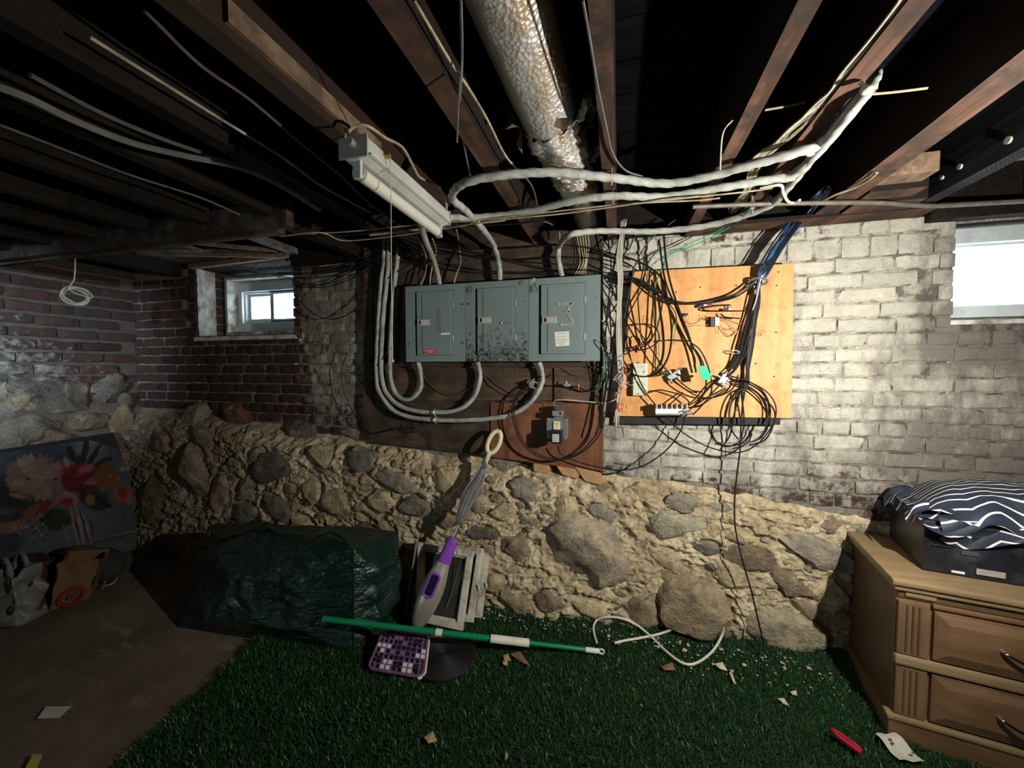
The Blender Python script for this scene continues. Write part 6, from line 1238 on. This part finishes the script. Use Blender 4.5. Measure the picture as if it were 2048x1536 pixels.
# ================================================================ LEFT CORNER
# ---- flower painting leaning on the side wall
b0 = Vector((-3.385, 2.0, .035)); tR = Vector((-3.475, 1.90, .868)); tL = Vector((-3.475, .72, .83)); bL = Vector((-3.385, .82, .0))
b0 = P(303, 1085, x=-3.39); tR = P(228, 865, x=-3.455); tL0 = P(0, 900, x=-3.455); kx = (tL0-tR); tL = tR+kx*2.1; bL = b0+kx*2.1; bL.z = max(bL.z, .004)
pn = (tR-b0).cross(tL-tR).normalized(); pn = -pn if pn.x < 0 else pn
ptg = thing('flower_painting', 'unframed canvas painting of pink flowers in a vase, leaning on the side wall', 'painting', (b0+bL)/2)
obj('canvas_frame', MB().prism([b0-pn*.028, tR-pn*.028, tL-pn*.028, bL-pn*.028], pn*.027), simple('black_canvas_edge', (.015, .014, .016), .8), ptg, bevel=.002)
def p2uv(px, py):
    d = ray(px, py); t_ = (b0-C0).dot(pn)/d.dot(pn); q = C0+d*t_-bL; E1 = (b0-bL); E2 = (tL-bL); g11, g12, g22 = E1.dot(E1), E1.dot(E2), E2.dot(E2); a, b = q.dot(E1), q.dot(E2); D = g11*g22-g12*g12
    return (a*g22-b*g12)/D, (b*g11-a*g12)/D
ST = []
def S(px, py, w, h, ang, col, soft=.25): 
    a = radians(ang); c_ = p2uv(px, py); u1 = p2uv(px+w/2*cos(a), py-w/2*sin(a)); v1 = p2uv(px+h/2*sin(a), py+h/2*cos(a)); ST.append((c_, (u1[0]-c_[0], u1[1]-c_[1]), (v1[0]-c_[0], v1[1]-c_[1]), col, soft))
G1, G2, G3 = (.27, .30, .32), (.10, .13, .17), (.42, .46, .46)
for a in ((150, 880, 200, 60, 5, G3), (215, 900, 60, 130, -15, (.20, .22, .26)), (60, 920, 160, 80, 5, (.16, .19, .23)), (20, 905, 80, 90, 0, (.20, .27, .34)), (20, 985, 90, 70, 0, (.03, .045, .06)), (100, 905, 120, 40, 5, (.11, .15, .18)), (240, 1010, 110, 130, 0, (.24, .27, .30)), (150, 1050, 140, 100, 0, (.30, .33, .34)), (70, 1080, 120, 90, 0, (.26, .29, .31)), (15, 1080, 60, 70, 0, (.10, .12, .16)), (25, 1035, 110, 18, 5, (.05, .06, .075)), (180, 895, 60, 80, 0, (.36, .38, .36))): S(*a, .6)
for a in ((170, 903, 13, 62, -10, (.03, .06, .045)), (187, 912, 11, 58, -32, (.03, .06, .045)), (143, 908, 13, 34, 22, (.02, .03, .028)), (160, 925, 18, 30, 0, (.04, .07, .055)), (205, 925, 44, 14, 30, (.05, .08, .055)), (60, 1010, 70, 22, 8, (.07, .10, .08)), (190, 1000, 60, 40, -20, (.10, .12, .05)), (115, 1040, 60, 40, 10, (.08, .11, .045)), (205, 1005, 40, 10, -30, (.03, .05, .035)), (95, 1030, 40, 14, 40, (.03, .04, .03))): S(*a)
for i in range(26):
    a = i*.241*pi; S(72+40*cos(a), 955+26*sin(a), 46, 16, -math.degrees(a), [(.62, .42, .34), (.55, .34, .33), (.66, .50, .40), (.42, .26, .32)][i % 4])
S(85, 950, 60, 40, 0, (.60, .42, .34)); S(60, 972, 60, 30, -10, (.64, .48, .38)); S(55, 957, 12, 5, -20, (.16, .05, .06)); S(112, 958, 10, 5, 0, (.14, .03, .04)); S(80, 925, 30, 14, 30, (.5, .34, .34)); S(35, 992, 34, 9, -10, (.64, .52, .42)); S(75, 952, 36, 8, -12, (.70, .54, .46))
S(163, 955, 78, 56, -10, (.50, .03, .08)); S(150, 962, 50, 40, 0, (.36, .015, .05)); S(172, 937, 34, 16, 20, (.66, .28, .32)); S(185, 963, 42, 14, 25, (.66, .32, .36)); S(160, 950, 30, 8, 10, (.62, .12, .18)); S(176, 950, 34, 9, 15, (.36, .02, .06)); S(170, 975, 40, 14, 0, (.30, .01, .04)); S(133, 925, 12, 22, 25, (.60, .46, .36))
S(213, 955, 50, 40, -20, (.46, .20, .07)); S(210, 935, 30, 20, 20, (.38, .18, .06)); S(246, 988, 38, 38, 0, (.66, .22, .16)); S(245, 985, 22, 20, 0, (.56, .13, .09)); S(258, 1000, 12, 20, -10, (.68, .34, .28)); S(222, 968, 26, 14, 0, (.50, .28, .10)); S(218, 953, 8, 6, 0, (.75, .55, .35)); S(236, 956, 6, 6, 0, (.7, .5, .5)); S(247, 938, 14, 10, 40, (.55, .60, .66))
S(132, 1000, 48, 30, -8, (.60, .28, .28)); S(135, 1003, 30, 12, 5, (.46, .05, .08)); S(140, 990, 30, 10, -20, (.68, .50, .46)); S(112, 1003, 18, 9, 40, (.66, .40, .40)); S(135, 1012, 20, 8, 0, (.58, .16, .18)); S(150, 1000, 10, 24, 0, (.64, .46, .44))
S(72, 1022, 62, 24, 25, (.56, .18, .11)); S(90, 1012, 30, 18, 40, (.48, .08, .06)); S(20, 1055, 60, 24, 6, (.56, .30, .24)); S(180, 1000, 20, 22, 0, (.50, .38, .16)); S(165, 990, 12, 24, 0, (.12, .05, .05))
for i in range(34): rr = random.Random(500+i); S(58+rr.gauss(0, 22), 1052+rr.gauss(0, 11)+.2*i, 6, 4, rr.uniform(0, 90), (.66, .55, .50) if i % 3 else (.10, .09, .06))
for a in ((150, 1055, 9, 80, 12, (.52, .50, .48)), (160, 1050, 8, 75, 12, (.66, .56, .54)), (172, 1055, 10, 66, 14, (.55, .53, .53)), (168, 1052, 4, 70, 16, (.20, .04, .06)), (153, 1050, 4, 60, 12, (.10, .08, .07)), (184, 1060, 3, 60, 12, (.12, .15, .15)), (132, 1065, 4, 50, 22, (.08, .10, .08)), (134, 1072, 4, 50, 20, (.5, .5, .48)), (250, 1068, 80, 4, 15, (.58, .56, .54)), (235, 1074, 90, 5, 14, (.16, .17, .18)), (152, 1030, 8, 22, 0, (.60, .30, .32))): S(*a)
nu, nv = 300, 170; gm = MB().grid(lambda u, v: bL+(b0-bL)*u+(tL-bL)*v+pn*.001, nu, nv)
pm_ = obj('painted_surface', gm, simple('x', (1, 1, 1)), ptg, smooth=2, fix=False); ca = pm_.data.color_attributes.new('paint', 'FLOAT_COLOR', 'POINT')
U, V_ = np.meshgrid(np.arange(nu+1)/nu, np.arange(nv+1)/nv); Cc = np.zeros((nv+1, nu+1, 3)); Cc[:] = (.27, .30, .33); rg = np.random.default_rng(2)
wob = np.array([[nz(a*3, b*3, 0, 9) for a in np.arange(nu+1)/nu] for b in np.arange(nv+1)/nv]); wob2 = np.array([[nz(a*3, b*3, 5, 9) for a in np.arange(nu+1)/nu] for b in np.arange(nv+1)/nv])
for c_, a, b, col, soft in ST:
    D = a[0]*b[1]-a[1]*b[0]; x = U-c_[0]+wob*.004; y = V_-c_[1]+wob2*.006; s1 = (x*b[1]-y*b[0])/D; s2 = (y*a[0]-x*a[1])/D; d = np.sqrt(s1**2+s2**2)+wob*.12
    k = np.clip((1.0+soft*.5-d)/soft, 0, 1)[..., None]; k = k*(.95 if soft < .5 else .85)
    Cc = Cc*(1-k)+np.array(col)*k
Cc *= (1+.25*wob[..., None]); rgba = np.concatenate([np.clip(Cc, 0, 1)**1.4*.34, np.ones((nv+1, nu+1, 1))], 2); ca.data.foreach_set('color', rgba.astype(np.float32).ravel())
t = NT('canvas_paint'); at = t.n('ShaderNodeAttribute', attribute_name='paint'); t.bump(t.noise(t.obj(), 220, 2), .2, .001); m_ = t.fin(at.outputs['Color'], .6, 0, .3); pm_.data.materials[0] = m_
# ---- bags on the floor
def sackmesh(cx, cy, w, d, h, rot, taper=.1, wr=.012, open_=True, n=48, seed=0, lean=(0, 0)):
    a0 = radians(rot); vs = []; fs = []; m = 22
    for j in range(m+1):
        t_ = j/m; k = 1-taper*t_
        for i in range(n):
            a = 2*pi*i/n; c_, s_ = cos(a), sin(a); ex = .32; x = (abs(c_)**ex)*(1 if c_ > 0 else -1)*w/2*k; y = (abs(s_)**ex)*(1 if s_ > 0 else -1)*d/2*k
            f = 1+wr/w*4*fbm(x*2+seed, y*2, t_*h*1.5, 6, 2)*min(1, t_*5); x, y = x*f, y*f
            z = .003+h*t_+(.02*sin(a*3+seed) if j == m else 0)
            vs.append((cx+x*cos(a0)-y*sin(a0)+lean[0]*t_, cy+x*sin(a0)+y*cos(a0)+lean[1]*t_, z))
    for j in range(m):
        for i in range(n): fs.append((j*n+i, j*n+(i+1) % n, (j+1)*n+(i+1) % n, (j+1)*n+i))
    fs.append(tuple(range(n-1, -1, -1))); return MB().add(vs, fs)
t = NT('kraft_paper'); p = t.obj(); n = t.noise(p, 30, 3); c = t.mix(n, (.13, .072, .035), (.18, .105, .052)); t.bump(t.noise(p, 12, 3, .6, 1), .5, .01); M_KRAFT = t.fin(c, .85, 0, .2)
kb = thing('paper_bag', 'brown kraft paper bag with red bullseye emblem standing by the painting', 'bag', (-2.96, 1.38, 0))
F0, F1 = P(98, 1222, z=.004), P(178, 1196, z=.004); T0, T1 = P(118, 1126, y=F0.y+.02), P(203, 1118, y=F1.y+.02); bk = Vector((-.12, .10, 0))
mb = MB().grid(lambda u, v: F0*(1-u)*(1-v)+F1*u*(1-v)+T1*u*v+T0*(1-u)*v+Vector((.006*sin(u*9+v*4), .006*sin(v*11), .006*sin(u*8)*v)), 20, 20)
obj('front_face', mb, M_KRAFT, kb, smooth=2, fix=False)
mb = MB().grid(lambda u, v: (F1*(1-v)+T1*v)+bk*u*(1+.2*sin(v*5))+Vector((0, .01*sin(u*6.3), 0)), 12, 14); obj('side_gusset', mb, simple('dark_kraft', (.16, .05, .035), .85), kb, smooth=2, fix=False)
mb = MB().grid(lambda u, v: (F0*(1-v)+T0*v)+bk*u+Vector((0, .008*sin(u*6.3), 0)), 12, 14); obj('side_gusset', mb, simple('dark_kraft', (.16, .05, .035), .85), kb, smooth=2, fix=False)
mb = MB().grid(lambda u, v: bk+F0*(1-u)*(1-v)+F1*u*(1-v)+T1*u*v+T0*(1-u)*v, 8, 8); obj('back_face', mb, M_KRAFT, kb, smooth=2, fix=False)
def facept(px, py, d):
    nn = (F1-F0).cross(T0-F0).normalized(); nn = -nn if nn.y > 0 else nn; r_ = ray(px, py); t_ = (F0-C0).dot(nn)/r_.dot(nn); return C0+r_*t_+nn*d
cE = facept(143, 1190, .017); ue = (F1-F0).normalized(); ve = (T0-F0).normalized()
def disc(r0, r1, d, nm, m, par):
    mb = MB(); n = 32; nn = (F1-F0).cross(T0-F0).normalized(); nn = -nn if nn.y > 0 else nn
    vs = [cE+nn*d+(ue*cos(a)+ve*sin(a))*r_ for r_ in (r0, r1) for a in [2*pi*k/n for k in range(n)]]; mb.add(vs, [(k, (k+1) % n, n+(k+1) % n, n+k) for k in range(n)]); return obj(nm, mb, m, par, fix=False)
M_BE = simple('bullseye_red', (.17, .014, .008), .8, var=.1); em = disc(.035, .056, .0, 'bullseye_ring', M_BE, kb); disc(0.001, .019, .0, 'bullseye_dot', M_BE, em)
mb = MB().tube([P(98, 1222, z=.004)+Vector((0, -.01, .01)), P(150, 1218, z=.02), P(190, 1205, z=.01)], .012, 6, 4)
cbag = obj('cloth_bag', sackmesh(-3.13, 1.28, .24, .22, .25, 30, .25, .03, seed=3), simple('maroon_cloth', (.045, .016, .016), .85, var=.3, sc=14, bump=.5), smooth=2); tag(cbag, 'dark maroon cloth bag slumped behind the kraft paper bag', 'bag')
ck = obj('dark_bundle', MB().ball((-3.1, 1.58, .10), (.16, .10, .10), 20, 14), simple('charcoal_cloth', (.03, .035, .034), .9, var=.3, sc=10, bump=.6), smooth=True); tag(ck, 'dark grey bundle stuffed between paper bag and painting', 'fabric')
br = obj('brown_bundle', MB().ball((-3.14, 1.50, .21), (.12, .07, .035), 20, 12), simple('brown_cloth', (.11, .06, .035), .9, var=.3, sc=10, bump=.6), smooth=True); tag(br, 'folded brown cloth on top of the dark bundle behind the paper bag', 'fabric')
# white plastic shopping bag
t = NT('white_poly'); p = t.obj(); n = t.noise(p, 9, 4, .6, 1.5); t.bump(n, .9, .02); M_POLY = t.fin(t.mix(n, (.12, .12, .115), (.22, .22, .21)), .4, 0, .5)
wb_ = thing('plastic_bag', 'white plastic shopping bag standing at the left edge', 'bag', (-2.99, 1.06, 0))
cw = P(22, 1250, z=.0); cw = Vector((cw.x-.05, cw.y+.05, 0))
mb = sackmesh(cw.x, cw.y, .21, .18, .26, 20, .30, .035, seed=8, n=56); obj('body', mb, M_POLY, wb_, smooth=2)
for s_ in (-1, 1):
    a = cw+Vector((-.05, .03*s_, .25)); obj('handle_loop', MB().tube([a+Vector((-.03, 0, -.02)), a+Vector((-.02, 0, .05)), a+Vector((.02, 0, .08)), a+Vector((.06, 0, .05)), a+Vector((.07, 0, -.03))], lambda t_: .014-.006*sin(pi*t_), 8, 5), M_POLY, wb_, smooth=True)
for i, (a, b, w_, h_) in enumerate(((16, 1170, .012, .045), (20, 1222, .014, .022))):
    q = P(a, b, y=cw.y-.105); obj('dark_opening', MB().ball(q, (w_, .012, h_), 12, 8), M_BLK, wb_, smooth=True)
# small things on the concrete
fm = thing('face_mask', 'crumpled white face mask with ear loop on the concrete by the paper bag', 'mask', P(218, 1168, z=0)); q0 = P(214, 1165, z=.01)
obj('cloth', MB().add([P(215, 1142, z=.05), P(229, 1150, z=.03), P(207, 1168, z=.008), P(212, 1158, z=.045)], [(0, 1, 3), (1, 2, 3), (0, 3, 2)]), simple('mask_white', (.60, .56, .50), .85), fm, fix=False)
obj('ear_loop', MB().tube([P(a, b, z=.02) for a, b in ((224, 1147), (234, 1152), (230, 1163), (218, 1170), (209, 1171), (205, 1178))], .0022, 6, 5), simple('mask_white', (.60, .56, .50), .85), fm, smooth=True)
c4 = [P(74, 1438, z=.004), P(92, 1414, z=.006), P(143, 1413, z=.004), P(118, 1436, z=.005)]; o = obj('paper_scrap', MB().prism(c4, (0, 0, .0015)), simple('dusty_white_paper', (.50, .47, .43), .85, var=.1, sc=20)); tag(o, 'small white paper rectangle on the concrete at lower left', 'paper')
yl = thing('yellow_ruler', 'yellow folding ruler end on the concrete at the bottom left corner', 'ruler', P(70, 1520, z=0)); c4 = [P(45, 1545, z=.012), P(66, 1508, z=.012), P(84, 1508, z=.012), P(68, 1545, z=.012)]
obj('blade', MB().prism(c4, (0, 0, -.008)), simple('yellow_lacquer', (.46, .38, .05), .5, var=.1), yl, bevel=.001); obj('end_tab', MB().prism([P(66, 1508, z=.014), P(84, 1508, z=.014), P(80, 1515, z=.014), P(62, 1515, z=.014)], (0, 0, -.010)), simple('grey_tab', (.35, .36, .30), .5), yl)
for i, (a, b) in enumerate(((205, 1150), (235, 1135), (250, 1128))): pass
# cobwebs by the left window
for i in range(16):
    rr = random.Random(700+i); a = P(rr.uniform(500, 590), rr.uniform(495, 545), y=2.0); b = a+Vector((rr.uniform(-.09, .09), rr.uniform(-.05, .02), rr.uniform(-.08, .03))); tag(obj('cobweb_strand', MB().tube([a, (a+b)/2+Vector((0, 0, -.01)), b], .0006, 3, 3), simple('cobweb', (.6, .62, .64), .8)), 'cobweb strand hanging at the top of the left window', 'cobweb', 'cobweb strands at the left window')
